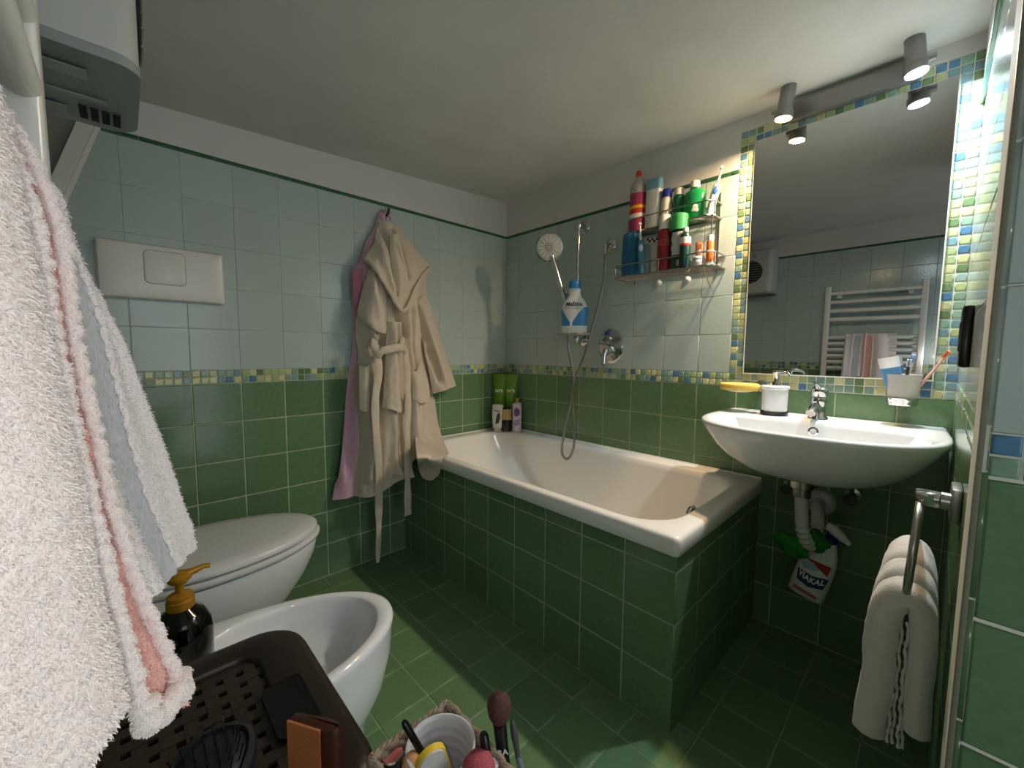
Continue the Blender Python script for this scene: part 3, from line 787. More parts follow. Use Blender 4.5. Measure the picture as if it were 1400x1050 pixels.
text_mesh('lettering', 'Malizia', 0.031, INK, mal, on_bottle(0.136, 0.10, 0.0022), bold=0.0004)
text_mesh('lettering', 'BAGNO SCHIUMA', 0.0085, INK, mal, on_bottle(0.116, 0.10, 0.0022))

# ================================================================== wire shelf with toiletries
ws = thing('wire_shelf', (0, -1.04, 1.33), 'two-tier chrome wire shelf crowded with toiletries over the bath', 'shelf')
WIRE = mat('wire_chrome', '#b0aca6', 0.22, 1.0)
ZL, ZU = 1.338, 1.530
def ring(y0, y1, x0, x1, z, r=0.0026):
    return [(x1, y0, z), (x0+0.02, y0, z), (x0, y0+0.02*(1 if y1 > y0 else -1), z), (x0, y1-0.02*(1 if y1 > y0 else -1), z), (x0+0.02, y1, z), (x1, y1, z)]
for (y0, y1, x0, z, hh, nm) in ((-0.825, -1.245, -0.130, ZL, 0.048, 'lower'), (-0.858, -1.222, -0.088, ZU, 0.055, 'upper')):
    G().tube(ring(y0, y1, x0, -0.003, z), 0.0032, 8).build('rim_wire', WIRE, ws)
    G().tube(ring(y0, y1, x0, -0.003, z+hh), 0.0028, 8).build('rail_wire', WIRE, ws)
    n = 11
    for k in range(n):
        x = x0+0.008+(abs(x0)-0.012)*k/(n-1)
        G().tube([(x, y0-0.003, z), (x, y1+0.003, z)], 0.0016, 6).build('floor_wire', WIRE, ws)
    for y in (y0, (y0+y1)/2, y1):
        G().tube([(x0+(0.02 if y in (y0, y1) else 0), y, z), (x0+(0.02 if y in (y0, y1) else 0), y, z+hh)], 0.0022, 6).build('post_wire', WIRE, ws)
    g = G(); g.tube([(-0.003, y0, z+hh), (-0.003, y1, z+hh)], 0.0026, 6); g.tube([(-0.003, y0, z), (-0.003, y1, z)], 0.0026, 6); g.build('back_wire', WIRE, ws)
for y in (-0.86, -1.215):
    G().tube([(-0.004, y, ZL-0.02), (-0.004, y, ZU+0.10)], 0.003, 8).build('side_wire', WIRE, ws)
G().tube([(-0.080, -1.218, ZU), (-0.100, -1.222, ZL)], 0.0028, 8).build('side_wire', WIRE, ws)
for y in (-0.975, -1.10):
    G().lathe([(0.0, 0), (0.015, 0.0), (0.011, 0.003), (0.004, 0.007), (0.0, 0.008)], at=(-0.001, y, ZL-0.022), axis=(-1, 0, 0), seg=16).build('suction_cup', WHITEP, ws)
G().tube([(-0.11, -1.205, ZL), (-0.06, -1.20, ZL-0.035), (-0.004, -1.195, ZL-0.07)], 0.002, 6).build('brace_wire', WIRE, ws)

def shelf_z(z): return z+0.0035
UZ, LZ = shelf_z(ZU), shelf_z(ZL)
def rb(r, h, sh=0.02, neck=0.012, nh=0.02):
    """bottle profile: straight body of radius r and height h, shoulders, neck"""
    return [(0, 0), (r*0.93, 0), (r, 0.005), (r, h-sh), (r*0.9, h-sh*0.55), (neck*1.25, h-0.003), (neck, h), (neck, h+nh*0.4)]
def capp(r, z0, z1): return [(0.0, z0), (r, z0), (r, z1-0.003), (r*0.9, z1), (0, z1)]
# upper tier
PINKL, REDL, YELL = pm('#b5476a', 0.15, trans=0.25), pm('#c03226'), pm('#e0b62a')
bottle('mouthwash_bottle', Vector((-0.045, -0.888, UZ)), [(0, 0), (0.034, 0), (0.036, 0.005), (0.036, 0.165)], PINKL, 'tall bottle of pink liquid with a red cap on the upper shelf', cap=capp(0.012, 0.238, 0.262), capm=pm('#c8352b'), sx=0.8,
       bands=((0.080, 0.118, REDL, 0.0007), (0.100, 0.112, YELL, 0.0012), (0.060, 0.079, pm('#dcd2cc'), 0.0007)))
t = bpy.data.objects['mouthwash_bottle']
G().lathe([(0.036, 0.1652), (0.036, 0.19), (0.030, 0.208), (0.016, 0.224), (0.0125, 0.238), (0, 0.238)], at=(-0.045, -0.888, UZ), sx=0.8).build('clear_top', mat('pale_clear_plastic', '#c9bdb8', 0.15, trans=0.35), t)
tt = thing('lotion_tube', (-0.046, -0.952, UZ), 'tall white tube with a pale blue top on the upper shelf', 'tube')
M0 = Matrix.Translation((-0.046, -0.960, UZ+0.004)) @ Matrix.Rotation(0.03, 4, 'X')
g = G(); g.loft([[M0 @ Vector((p.x, p.y, z)) for p in rrect(-a, a, -b, b, min(a, b)*0.7, 0, n=4)] for a, b, z in ((0.017, 0.030, 0.0), (0.018, 0.032, 0.01), (0.018, 0.033, 0.155), (0.0185, 0.0335, 0.158))]); g.build('body', pm('#d3d3d0'), tt)
g = G(); g.loft([[M0 @ Vector((p.x, p.y, z)) for p in rrect(-a, a, -b, b, min(a, b)*0.6, 0, n=4)] for a, b, z in ((0.0188, 0.034, 0.158), (0.0188, 0.034, 0.200), (0.016, 0.031, 0.204))]); g.build('cap', pm('#77a3b4'), tt)
bottle('blue_capped_bottle', Vector((-0.045, -1.020, UZ)), rb(0.022, 0.115, 0.015, 0.017), pm('#ddd8d2'), 'small white bottle with a dark blue cap on the upper shelf', cap=capp(0.020, 0.118, 0.150), capm=pm('#27348f'))
bottle('dark_green_bottle', Vector((-0.042, -1.070, UZ)), rb(0.026, 0.112, 0.018, 0.018), pm('#0f5a38', 0.15), 'dark green bottle with a white cap, narrower of two green ones', cap=capp(0.019, 0.114, 0.140), capm=pm('#d9d4cc'), sx=0.9)
gb = bottle('green_shower_gel', Vector((-0.045, -1.134, UZ)), rb(0.043, 0.122, 0.026, 0.018), pm('#1b8a4d', 0.14), 'big rounded green shower gel bottle with a white cap on the upper shelf', cap=capp(0.018, 0.124, 0.150), capm=pm('#dcd7cf'), sx=0.65)
g = G(); c = Vector((-0.045, -1.134, UZ))
for du, dv, r in ((0.0, 0.045, 0.010), (0.004, 0.032, 0.007), (-0.005, 0.034, 0.007)):
    a = PI+0.35+du/0.03
    g.lathe([(0, 0), (r, 0), (0, 0.0012)], at=(c.x+0.0285*math.cos(a), c.y+0.0435*math.sin(a), c.z+dv), axis=(math.cos(a), math.sin(a)*0.65, 0), seg=14)
g.build('flower_print', pm('#d9d0cc'), gb)
def ebrush(base, tip, body, m1, m2, label):
    """electric toothbrush: handle, grip panel, shaft, head"""
    t = thing('electric_toothbrush', base, label, 'toothbrush', 'electric toothbrushes')
    base, tip = Vector(base), Vector(tip); d = tip-base; L = d.length; u = d.normalized()
    G().tube([base, base+u*0.01, base+u*L*0.25, base+u*L*0.46, base+u*L*0.60, base+u*L*0.64], [0.011, 0.0135, 0.0135, 0.0150, 0.0115, 0.007], 14).build('handle', m1, t)
    f = (CAM-base).normalized(); f = (f-u*f.dot(u)).normalized()
    c = base+u*L*0.47+f*0.0120
    q = Matrix((u.cross(f), u, f)).transposed()
    G().lathe([(0, 0.0035), (0.006, 0.0030), (0.0085, 0.0)], at=(0, 0, 0), seg=16, sx=1, sy=2.2).build('tmp', m2, t)
    o = bpy.data.objects['tmp']; o.name = 'grip_panel'; o.data.name = 'grip_panel'
    for v in o.data.vertices: v.co = c-base+q @ (v.co+base)
    G().tube([base+u*L*0.63, base+u*L*0.92], [0.0055, 0.0032], 10).build('shaft', WHITEP, t)
    g = G(); g.lathe([(0, -0.004), (0.0065, -0.004), (0.007, 0.002), (0.0055, 0.009), (0, 0.009)], at=base+u*L*0.95, axis=f, seg=14); g.build('brush_head', pm('#cfc6ba'), t)
ebrush((-0.068, -1.200, UZ), at(988, 226, x=-0.045), None, pm('#d8d8dc'), pm('#2f62b0'), 'white electric toothbrush with a blue panel leaning at the upper shelf right end')
# lower tier
bottle('blue_bottle', Vector((-0.075, -0.878, LZ)), [(0, 0), (0.036, 0), (0.040, 0.006), (0.041, 0.09), (0.037, 0.180), (0.034, 0.186), (0, 0.187)], pm('#1c5f86', 0.3), 'broad plain blue bottle at the lower shelf left end', sx=0.75, bands=((0.172, 0.180, pm('#2b7396'), 0.0006, 'rim'),))
ebrush((-0.112, -0.955, LZ), at(875, 303, x=-0.095), None, pm('#3e7d9b'), pm('#c5d2d8'), 'blue electric toothbrush standing in front of the blue bottle')
tb = thing('squeeze_tube', (-0.085, -0.995, LZ), 'grey-white squeeze tube standing on its cap on the lower shelf', 'tube')
def tube_shape(t, loc, w, d, h, m, capm, caph, lean=0.0, tiltx=0.0):
    M0 = Matrix.Translation(loc) @ Matrix.Rotation(tiltx, 4, 'X') @ Matrix.Rotation(lean, 4, 'Y')
    def e(a, b, z, n=20): return [M0 @ Vector((a*math.cos(2*PI*k/n), b*math.sin(2*PI*k/n), z)) for k in range(n)]
    G().loft([e(d*0.9, d*0.9, 0.0), e(d, d, 0.003), e(d, d, caph)]).build('cap', capm, t)
    G().loft([e(d*0.95, d*0.95, caph), e(d*1.05, w*0.75, caph+0.012), e(d*0.8, w*0.9, h*0.6), e(0.004, w, h-0.012), e(0.0022, w, h)]).build('body', m, t, angle=60)
tube_shape(tb, Vector((-0.085, -0.998, LZ)), 0.024, 0.015, 0.125, pm('#b7b8b6'), pm('#c9c9c6'), 0.022)
tb2 = thing('clear_wrapped_tube', (-0.06, -0.965, LZ), 'small grey tube behind the blue electric toothbrush', 'tube')
tube_shape(tb2, Vector((-0.060, -0.970, LZ)), 0.020, 0.013, 0.115, pm('#9aa2a3'), pm('#83898a'), 0.018, tiltx=0.10)
rz = thing('razor_pack', (-0.05, -0.985, LZ+0.14), 'small black and white pack lying on top of the grey tubes', 'pack')
M0 = Matrix.Translation((-0.070, -0.985, LZ+0.139)) @ Matrix.Rotation(0.12, 4, 'X')
g = G(); g.box((-0.012, -0.036, -0.012), (0.012, 0.036, 0.012), 0.003, M=M0); g.build('box', pm('#cfcac4'), rz)
for k in range(6): G().box((-0.0132, -0.031+k*0.0105, -0.009+(k % 2)*0.008), (-0.0118, -0.023+k*0.0105, 0.001+(k % 2)*0.008), M=M0).build('black_square', BLACKP, rz)
bottle('red_bottle', Vector((-0.095, -1.040, LZ)), rb(0.0265, 0.165, 0.016, 0.020, 0.01), pm('#8e1f26', 0.2), 'tall dark red bottle with a white cap on the lower shelf', cap=capp(0.022, 0.166, 0.222), capm=pm('#ddd9d2'), sx=0.85, bands=((0.10, 0.125, pm('#a33a3a'), 0.0006),))
KC = Vector((-0.088, -1.095, LZ))
kb = bottle('green_capped_bottle', KC, rb(0.033, 0.150, 0.010, 0.028, 0.01), pm('#25372f', 0.25), 'dark can with a wide green cap and torn white label on the lower shelf', cap=capp(0.0345, 0.152, 0.214), capm=pm('#3f9a55', 0.35), sx=0.8, bands=((0.006, 0.042, pm('#39463f'), 0.0006),))
def on_can(c, r, sx, a): return Vector((c.x+r*sx*math.cos(a), c.y+r*math.sin(a), 0))
g = G(); rows_ = []
for j in range(9):
    z = KC.z+0.055+0.088*j/8
    rows_.append([on_can(KC, 0.0335+0.0015+0.0015*noise.noise(Vector((j*0.6, q*0.5, 2))), 0.8, PI-0.45+1.25*q/8+0.10*math.sin(j*1.9)*(1 if q in (0, 8) else 0))+Vector((0, 0, z)) for q in range(9)])
V = [p for r_ in rows_ for p in r_]; g.add(V, [(j*9+q, j*9+q+1, j*9+q+10, j*9+q+9) for j in range(8) for q in range(8)])
g.build('torn_label', pm('#bfc1be', 0.5), kb)
g = G()
for q in range(9):
    a = PI+0.25+q*0.065; p = on_can(KC, 0.0343, 0.8, a)+Vector((0, 0, KC.z+0.012)); s_ = Vector((-math.sin(a)*0.8, math.cos(a), 0))*(0.0009 if q % 2 else 0.0006)
    g.add([p-s_, p+s_, p+s_+Vector((0, 0, 0.024)), p-s_+Vector((0, 0, 0.024))], [(0, 1, 2, 3)])
g.build('barcode', pm('#d0d3d0'), kb, smooth=False)
fo = bottle('foam_can', Vector((-0.118, -1.136, LZ)), [(0, 0), (0.0195, 0), (0.020, 0.004), (0.020, 0.110), (0.015, 0.128), (0.010, 0.134)], pm('#173c34', 0.3), 'slim dark can with a white and red shoulder on the lower shelf', cap=capp(0.0105, 0.133, 0.150), capm=pm('#dad6d0'), bands=((0.085, 0.112, pm('#d8d4ce'), 0.0006), (0.080, 0.088, pm('#c2343a'), 0.0010, 'red_stripe')))
for k, (y, h, c1, c2, lab) in enumerate(((-1.158, 0.105, '#d9804a', '#d8d8e2', 'slim orange and white tube with a lilac cap on the lower shelf'), (-1.172, 0.088, '#c9744a', '#e0d9cf', 'shorter orange striped tube beside the slim one'))):
    t = thing('slim_tube', (-0.045-k*0.03, y, LZ), lab, 'tube')
    tube_shape(t, Vector((-0.045-k*0.03, y, LZ)), 0.013, 0.009, h, pm(c1), pm(c2), 0.012)
    G().lathe([(0.0095, h-0.04), (0.0095, h-0.02)], at=(-0.045-k*0.03, y, LZ), seg=12, sx=0.8).build('band', pm(c2), t)
bottle('small_white_jar', Vector((-0.100, -1.182, LZ)), [(0, 0), (0.020, 0), (0.022, 0.004), (0.022, 0.022), (0.019, 0.026)], pm('#c8ccd0', 0.2), 'small pale jar at the lower shelf right', cat='jar', cap=capp(0.0225, 0.026, 0.036), capm=pm('#d8d8d6'))
bottle('orange_stick', Vector((-0.100, -1.222, LZ)), [(0, 0), (0.0125, 0), (0.013, 0.003), (0.013, 0.085), (0.012, 0.087)], pm('#e06f2a'), 'orange stick with a white cap at the lower shelf right end', cat='stick', cap=capp(0.0118, 0.087, 0.108), capm=pm('#e3e0da'), bands=((0.0, 0.010, pm('#dcd8d2'), 0.0006, 'base'), (0.05, 0.054, pm('#f0c9a8'), 0.0006)))

# ================================================================== bottles in the bath corner
ZB = ZR
def two_green(t): pass
for (x, y, spin, lab) in ((-0.088, -0.040, 0.5, 'tall lime green squeeze bottle, left of the pair in the bath corner'), (-0.040, -0.090, 1.05, 'tall lime green squeeze bottle, right of the pair in the bath corner')):
    t = thing('lime_bottle', (x, y, ZB), lab, 'bottle', 'lime green bottles in the bath corner')
    GL = pm('#5f861c', 0.18)
    def el(a, b, z, n=24): 
        c, s = math.cos(-PI/4), math.sin(-PI/4); L = []
        for k in range(n):
            u, v = a*math.cos(2*PI*k/n), b*math.sin(2*PI*k/n)
            L.append(Vector((x+u*c-v*s, y+u*s+v*c, ZB+z)))
        return L
    G().loft([el(0.026, 0.024, 0.0), el(0.027, 0.025, 0.004), el(0.025, 0.024, 0.085), el(0.024, 0.022, 0.092)]).build('cap', pm('#17592e', 0.3), t)
    G().loft([el(0.028, 0.026, 0.092), el(0.031, 0.026, 0.12), el(0.036, 0.024, 0.22), el(0.039, 0.014, 0.300), el(0.040, 0.004, 0.322), el(0.040, 0.0025, 0.330)]).build('body', GL, t, angle=60)
    ax = Vector((math.cos(-PI/4), math.sin(-PI/4), 0)); nn = Vector((-math.sqrt(.5), -math.sqrt(.5), 0))
    text_mesh('lettering', 'ora', 0.034, pm('#dfe6c0', 0.5), t, lambda u, v, x=x, y=y: Vector((x, y, ZB+0.235+v))+ax*u+nn*0.0255, bold=0.0006)
t = bottle('white_lotion_bottle', Vector((-0.138, -0.082, ZB)), [(0, 0.018), (0.026, 0.018), (0.030, 0.022), (0.034, 0.10), (0.033, 0.150), (0.028, 0.158), (0, 0.159)], pm('#d8d5d0'), 'white lotion bottle with a green leaf print at the left in the bath corner', sx=0.62, spin=-PI/4+PI/2, cap=[(0, 0), (0.020, 0), (0.022, 0.004), (0.022, 0.018)], capm=pm('#bdb7b0'))
nn = Vector((-0.72, -0.69, 0)); ax = Vector((0.69, -0.72, 0)); c = Vector((-0.138, -0.082, ZB))+nn*0.0215
def decal(name, pts, m, par, c, ax, nn, up=0.0):
    g = G(); n = len(pts); F = [tuple(range(n)), tuple(range(2*n-1, n-1, -1))]+[(i, (i+1) % n, n+(i+1) % n, n+i) for i in range(n)]
    V = [c+ax*u+Vector((0, 0, v))+nn*(0.0012+up) for u, v in pts]+[c+ax*u+Vector((0, 0, v))-nn*0.006 for u, v in pts]
    g.add(V, F); return g.build(name, m, par, smooth=False)
decal('leaf_print', [(-0.012, 0.045), (0.006, 0.050), (0.016, 0.080), (0.014, 0.105), (0.002, 0.110), (-0.008, 0.085)], pm('#2c4a35'), t, c, ax, nn)
decal('title_print', [(-0.018, 0.122), (0.014, 0.114), (0.014, 0.119), (-0.018, 0.128)], pm('#555a58'), t, c, ax, nn)
t = bottle('dark_shampoo_bottle', Vector((-0.103, -0.118, ZB)), [(0, 0), (0.029, 0), (0.031, 0.004), (0.031, 0.060), (0.029, 0.064), (0.030, 0.066), (0.028, 0.130), (0.022, 0.140), (0, 0.141)], pm('#16130f', 0.2), 'dark bottle with a gold label between the white and lilac bottles', sx=0.7, spin=PI/4, bands=((0.070, 0.130, pm('#b09a62', 0.35), 0.0012),))
t = bottle('lilac_bottle', Vector((-0.050, -0.152, ZB)), [(0, 0), (0.026, 0), (0.028, 0.004), (0.028, 0.158), (0.022, 0.166), (0.010, 0.169), (0.010, 0.172)], pm('#c9c2cf'), 'white and lilac bottle with a gold cap at the right in the bath corner', sx=0.7, spin=PI/4, cap=capp(0.0125, 0.171, 0.196), capm=mat('gold_plastic', '#b09049', 0.3, 0.8))
c = Vector((-0.050, -0.152, ZB))+nn*0.0205
decal('flower_print', [(-0.016, 0.095), (0.0, 0.085), (0.017, 0.100), (0.015, 0.128), (-0.002, 0.142), (-0.017, 0.125)], pm('#6b4372'), t, c, ax, nn)
decal('flower_print', [(-0.014, 0.030), (0.016, 0.040), (0.019, 0.066), (0.004, 0.076), (-0.016, 0.055)], pm('#9a86c0'), t, c, ax, nn)

# ================================================================== things round the basin
sp = thing('soap_dispenser', (-0.098, -1.458, 0.805), 'white soap dispenser with a black foot and chrome pump on the basin rim', 'soap dispenser')
b = Vector((-0.098, -1.458, 0.8045))
G().lathe([(0, 0), (0.040, 0), (0.041, 0.003), (0.041, 0.012), (0.038, 0.014), (0, 0.014)], at=b, seg=32).build('foot', BLACKP, sp)
G().lathe([(0.036, 0.014), (0.0375, 0.018), (0.0385, 0.088), (0.042, 0.091), (0.0425, 0.097), (0.036, 0.101), (0, 0.102)], at=b, seg=32).build('body', CERAMIC, sp)
g = G(); g.lathe([(0.016, 0.100), (0.016, 0.110), (0.009, 0.112), (0.0085, 0.140), (0.010, 0.142), (0.010, 0.152), (0, 0.153)], at=b, seg=18)
g.tube([b+Vector((0, 0, 0.147)), b+Vector((-0.008, -0.022, 0.148)), b+Vector((-0.014, -0.040, 0.142)), b+Vector((-0.016, -0.044, 0.134))], [0.006, 0.005, 0.004, 0.0035], 10); g.build('pump', CHROME, sp)

sdh = thing('wall_soap_dish', (0, -1.39, 0.89), 'small chrome holder with frosted tray on the wall left of the mirror under the sponge', 'soap dish')
G().lathe([(0.020, 0), (0.020, 0.006), (0.010, 0.010), (0.009, 0.05)], at=(-0.001, -1.39, 0.893), axis=(-1, 0, 0), seg=18).build('wall_mount', CHROME, sdh)
g = G(); pc = at(1011, 530, x=-0.105)
def ell(c, a, b, z, n=32, rot=0.0): return [Vector((c.x+b*math.cos(2*PI*k/n)*math.cos(rot)-a*math.sin(2*PI*k/n)*math.sin(rot), c.y+b*math.cos(2*PI*k/n)*math.sin(rot)+a*math.sin(2*PI*k/n)*math.cos(rot), z)) for k in range(n)]
zs = pc.z
g.loft([ell(pc, 0.030, 0.028, zs-0.014), ell(pc, 0.046, 0.036, zs-0.010), ell(pc, 0.048, 0.038, zs-0.0095), ell(pc, 0.044, 0.034, zs-0.0085)]); g.build('tray', pm('#d9d6cf', 0.3), sdh)
sg = thing('yellow_sponge', (pc.x, pc.y, zs), 'flat oval yellow sponge on the wall soap dish left of the mirror', 'sponge')
SPONGE = mat('yellow_sponge', '#ddb95a', 0.95, var=0.1, vscale=60, bump=0.5, bscale=260)
g = G(); g.loft([ell(pc, 0.059, 0.043, zs-0.0085), ell(pc, 0.064, 0.047, zs-0.005), ell(pc, 0.065, 0.048, zs+0.011), ell(pc, 0.060, 0.044, zs+0.016), ell(pc, 0.03, 0.022, zs+0.017)]); g.build('sponge', SPONGE, sg, angle=60)

ch = thing('tumbler_holder', (0, -1.768, 0.885), 'chrome ring holder on the wall carrying the frosted tumbler right of the tap', 'tumbler holder')
k = Vector((-0.058, -1.769, 0.878))
g = G(); g.lathe([(0.0335, 0.010), (0.0365, 0.010), (0.0355, 0.002), (0.034, 0.000), (0.034, -0.006), (0.031, -0.012), (0.026, -0.012), (0.030, -0.004)], at=k, seg=28, cap0=False, cap1=False)
g.lathe([(0.018, 0), (0.018, 0.006), (0.009, 0.010), (0.009, 0.026)], at=(-0.001, k.y, k.z), axis=(-1, 0, 0), seg=18); g.build('ring', CHROME, ch)
tmb = thing('tumbler', k, 'frosted glass tumbler holding toothpaste and toothbrushes beside the mirror', 'tumbler')
FROST = mat('frosted_glass', '#d8d4cd', 0.35, trans=0.35)
G().lathe([(0.0, -0.003), (0.026, -0.003), (0.0295, 0.001), (0.0325, 0.016), (0.039, 0.074), (0.040, 0.078), (0.0365, 0.077), (0.030, 0.018), (0.026, 0.003), (0, 0.003)], at=k, seg=32).build('glass', FROST, tmb)
tpt = thing('toothpaste_tube', k+Vector((0, 0, 0.01)), 'white and blue toothpaste tube standing in the frosted tumbler', 'toothpaste')
M0 = Matrix.Translation(k+Vector((-0.006, 0.010, 0.008))) @ Matrix.Rotation(-0.22, 4, 'X') @ Matrix.Rotation(-0.05, 4, 'Y')
def ee(a, b, z, n=20): return [M0 @ Vector((b*math.cos(2*PI*q/n), a*math.sin(2*PI*q/n), z)) for q in range(n)]
G().loft([ee(0.011, 0.010, 0.0), ee(0.014, 0.012, 0.006), ee(0.021, 0.010, 0.05), ee(0.0225, 0.007, 0.092)]).build('body', pm('#5b93c6'), tpt)
G().loft([ee(0.0227, 0.0072, 0.091), ee(0.0235, 0.003, 0.112), ee(0.0235, 0.002, 0.122)]).build('white_end', pm('#dfe0e2'), tpt)
def toothbrush(base, tip, m, mh, label):
    t = thing('toothbrush', base, label, 'toothbrush', 'toothbrushes in the tumbler')
    base, tip = Vector(base), Vector(tip); u = (tip-base).normalized()
    mid = base+(tip-base)*0.6
    G().tube([base, base+(tip-base)*0.3, mid+Vector((0, 0, -0.003)), tip-u*0.02, tip], [0.0045, 0.0055, 0.004, 0.0038, 0.0035], 10, flat=0.7).build('handle', m, t)
    f = Vector((-1, 0, 0.2)); f = (f-u*f.dot(u)).normalized(); s = u.cross(f)
    for q in range(4):
        for w in range(2):
            c = tip-u*(0.004+q*0.0055)+s*((w-0.5)*0.006)+f*0.003
            G().tube([c, c+f*0.010], 0.0026, 6).build('bristle_tuft', mh, t)
toothbrush(k+Vector((0.004, -0.014, 0.006)), at(1299, 479, x=-0.075), pm('#d9a39a'), pm('#ea8a4c'), 'pink toothbrush with orange bristles leaning right out of the tumbler')
toothbrush(k+Vector((0.004, 0.006, 0.006)), at(1250, 484, x=-0.072), pm('#e2e4e8'), pm('#8fb4dc'), 'white toothbrush with pale blue bristles upright in the tumbler')
toothbrush(k+Vector((-0.008, -0.002, 0.006)), at(1244, 490, x=-0.082), pm('#3c4354'), pm('#c9d5e6'), 'dark handled toothbrush in the middle of the tumbler')

# ---- waste pipe, valve, cloth and spray bottle under the basin
tp2 = thing('waste_pipe', (-0.19, -1.575, 0.5), 'white corrugated waste pipe under the washbasin', 'pipe')
PIPE = pm('#c9c9c4', 0.35)
top = at(1097, 657, x=-0.20)
g = G(); g.lathe([(0.030, 0.012), (0.031, 0.0), (0.031, -0.022), (0.024, -0.026), (0.024, -0.05)], at=top, seg=20); g.build('nut', DULLCH, tp2)
px = [top+Vector((0, 0, -0.045)), at(1096, 700, x=-0.2), at(1097, 722, x=-0.2), at(1103, 741, x=-0.185), at(1112, 744, x=-0.15), at(1117, 730, x=-0.12), at(1118, 706, x=-0.09), Vector((-0.055, -1.589, 0.508)), Vector((-0.004, -1.589, 0.508))]
P = cat_rom(px, 130)
rr = [0.0185+(0.0022*math.sin(q*1.15) if 30 < q < 90 else 0) for q in range(131)]
G().tube(P, rr, 14).build('pipe', PIPE, tp2)
G().lathe([(0.045, 0), (0.044, 0.008), (0.036, 0.016), (0.022, 0.018)], at=(-0.001, -1.589, 0.508), axis=(-1, 0, 0), seg=26).build('wall_rosette', PIPE, tp2)
G().lathe([(0.023, -0.012), (0.0245, -0.010), (0.0245, 0.010), (0.023, 0.012)], at=P[66], axis=(P[67]-P[65]), seg=18).build('collar', PIPE, tp2)
for (y, lab, c) in ((-1.672, 'angle valve with a dark handle on the wall under the basin', '#30343c'), (-1.502, 'angle valve half hidden left of the waste pipe', '#3c3a36')):
    z = 0.556 if y < -1.6 else 0.545
    av = thing('angle_valve', (-0.03, y, z), lab, 'valve')
    g = G(); g.lathe([(0.024, 0), (0.022, 0.006), (0.011, 0.009), (0.011, 0.045), (0.014, 0.047), (0.014, 0.058)], at=(-0.001, y, z), axis=(-1, 0, 0), seg=16); g.tube([(-0.04, y, z), (-0.042, y, z+0.05), (-0.07, y-0.005, z+0.12)], 0.0065, 8); g.build('body', DULLCH, av)
    G().lathe([(0.016, 0), (0.018, 0.004), (0.018, 0.016), (0, 0.018)], at=(-0.058, y, z), axis=(-1, 0, 0), seg=12).build('handle', pm(c), av)
cl = thing('green_cloth', at(1100, 745, x=-0.19), 'crumpled bright green cleaning cloth tied round the waste pipe', 'cloth')
CLOTH = mat('green_cloth', '#1d7a24', 0.9, var=0.15, vscale=50)
def blob(g, c, a, b, d, rot, amp=0.25, n=18, m=12, seed=0.0):
    loops = []
    for j in range(1, m):
        ph = PI*j/m; l = []
        for i in range(n):
            th = 2*PI*i/n
            v = Vector((a*math.sin(ph)*math.cos(th), b*math.sin(ph)*math.sin(th), d*math.cos(ph)))
            v *= 1+amp*noise.noise(v*38+Vector((seed, seed, 0)))
            l.append(Vector(c)+rot @ v)
        loops.append(l)
    g.loft(loops)
g = G(); blob(g, at(1084, 746, x=-0.175), 0.022, 0.045, 0.034, Matrix.Rotation(0.35, 3, 'X'), 0.6); g.build('cloth_lobe', CLOTH, cl)
g = G(); blob(g, at(1119, 738, x=-0.165), 0.020, 0.024, 0.038, Matrix.Rotation(-0.2, 3, 'X'), 0.7, seed=3.0); g.build('cloth_lobe', CLOTH, cl)
vk = thing('spray_bottle', at(1110, 785, x=-0.12), 'white cleaner spray bottle with a blue trigger hanging on the waste pipe', 'spray bottle')
B0, B1 = at(1101, 812, x=-0.115), at(1131, 738, x=-0.115)
uu = (B1-B0).normalized(); nn = Vector((-1, 0, 0)); ss = nn.cross(uu).normalized()    # ss: to the left in view
H = (B1-B0).length
def vl(t, a, b, off=0.0): return [B0+uu*(H*t)+ss*(off+a*math.copysign(abs(math.cos(2*PI*q/28))**0.7, math.cos(2*PI*q/28)))+nn*(b*math.copysign(abs(math.sin(2*PI*q/28))**0.7, math.sin(2*PI*q/28))) for q in range(28)]
VW = pm('#e2e2e0', 0.3)
G().loft([vl(0, 0.045, 0.024), vl(0.02, 0.050, 0.028), vl(0.3, 0.050, 0.029), vl(0.52, 0.049, 0.028), vl(0.64, 0.042, 0.026, -0.005), vl(0.78, 0.030, 0.022, -0.012), vl(0.95, 0.019, 0.018, -0.010), vl(1.0, 0.016, 0.016, -0.010)]).build('body', VW, vk, angle=60)
tt0 = B1-ss*0.010*-1
tt0 = B1+ss*(-0.010)
NAVY = pm('#1c2160', 0.3)
g = G(); g.lathe([(0.017, -0.006), (0.018, 0.0), (0.018, 0.018), (0.014, 0.022)], at=tt0, axis=uu, seg=18); g.build('collar', NAVY, vk)
hp = tt0+uu*0.030
g = G(); g.tube([hp+ss*0.024+uu*0.014, hp+ss*0.006+uu*0.012, hp-ss*0.022-uu*0.004, hp-ss*0.044-uu*0.014], [0.014, 0.018, 0.015, 0.008], 12, flat=0.9); g.build('spray_head', VW, vk)
g = G(); g.tube([hp-ss*0.006-uu*0.004, hp-ss*0.028-uu*0.016, hp-ss*0.040-uu*0.020], [0.010, 0.009, 0.006], 10, flat=0.8); g.build('trigger', NAVY, vk)
def vdecal(name, pts, m, up=0.0, smooth=False):
    c = B0+nn*(0.0288+up); V = [c-ss*u+uu*(H*v) for u, v in pts]; n = len(pts)
    V2 = [p-nn*0.004 for p in V]
    return G().add(V+V2, [tuple(range(n)), tuple(range(2*n-1, n-1, -1))]+[(i, (i+1) % n, n+(i+1) % n, n+i) for i in range(n)]).build(name, m, vk, smooth=False)
vdecal('red_corner', [(-0.030, 0.64), (0.036, 0.66), (0.034, 0.50), (0.010, 0.56)], pm('#a8231f', 0.4), 0.0002)
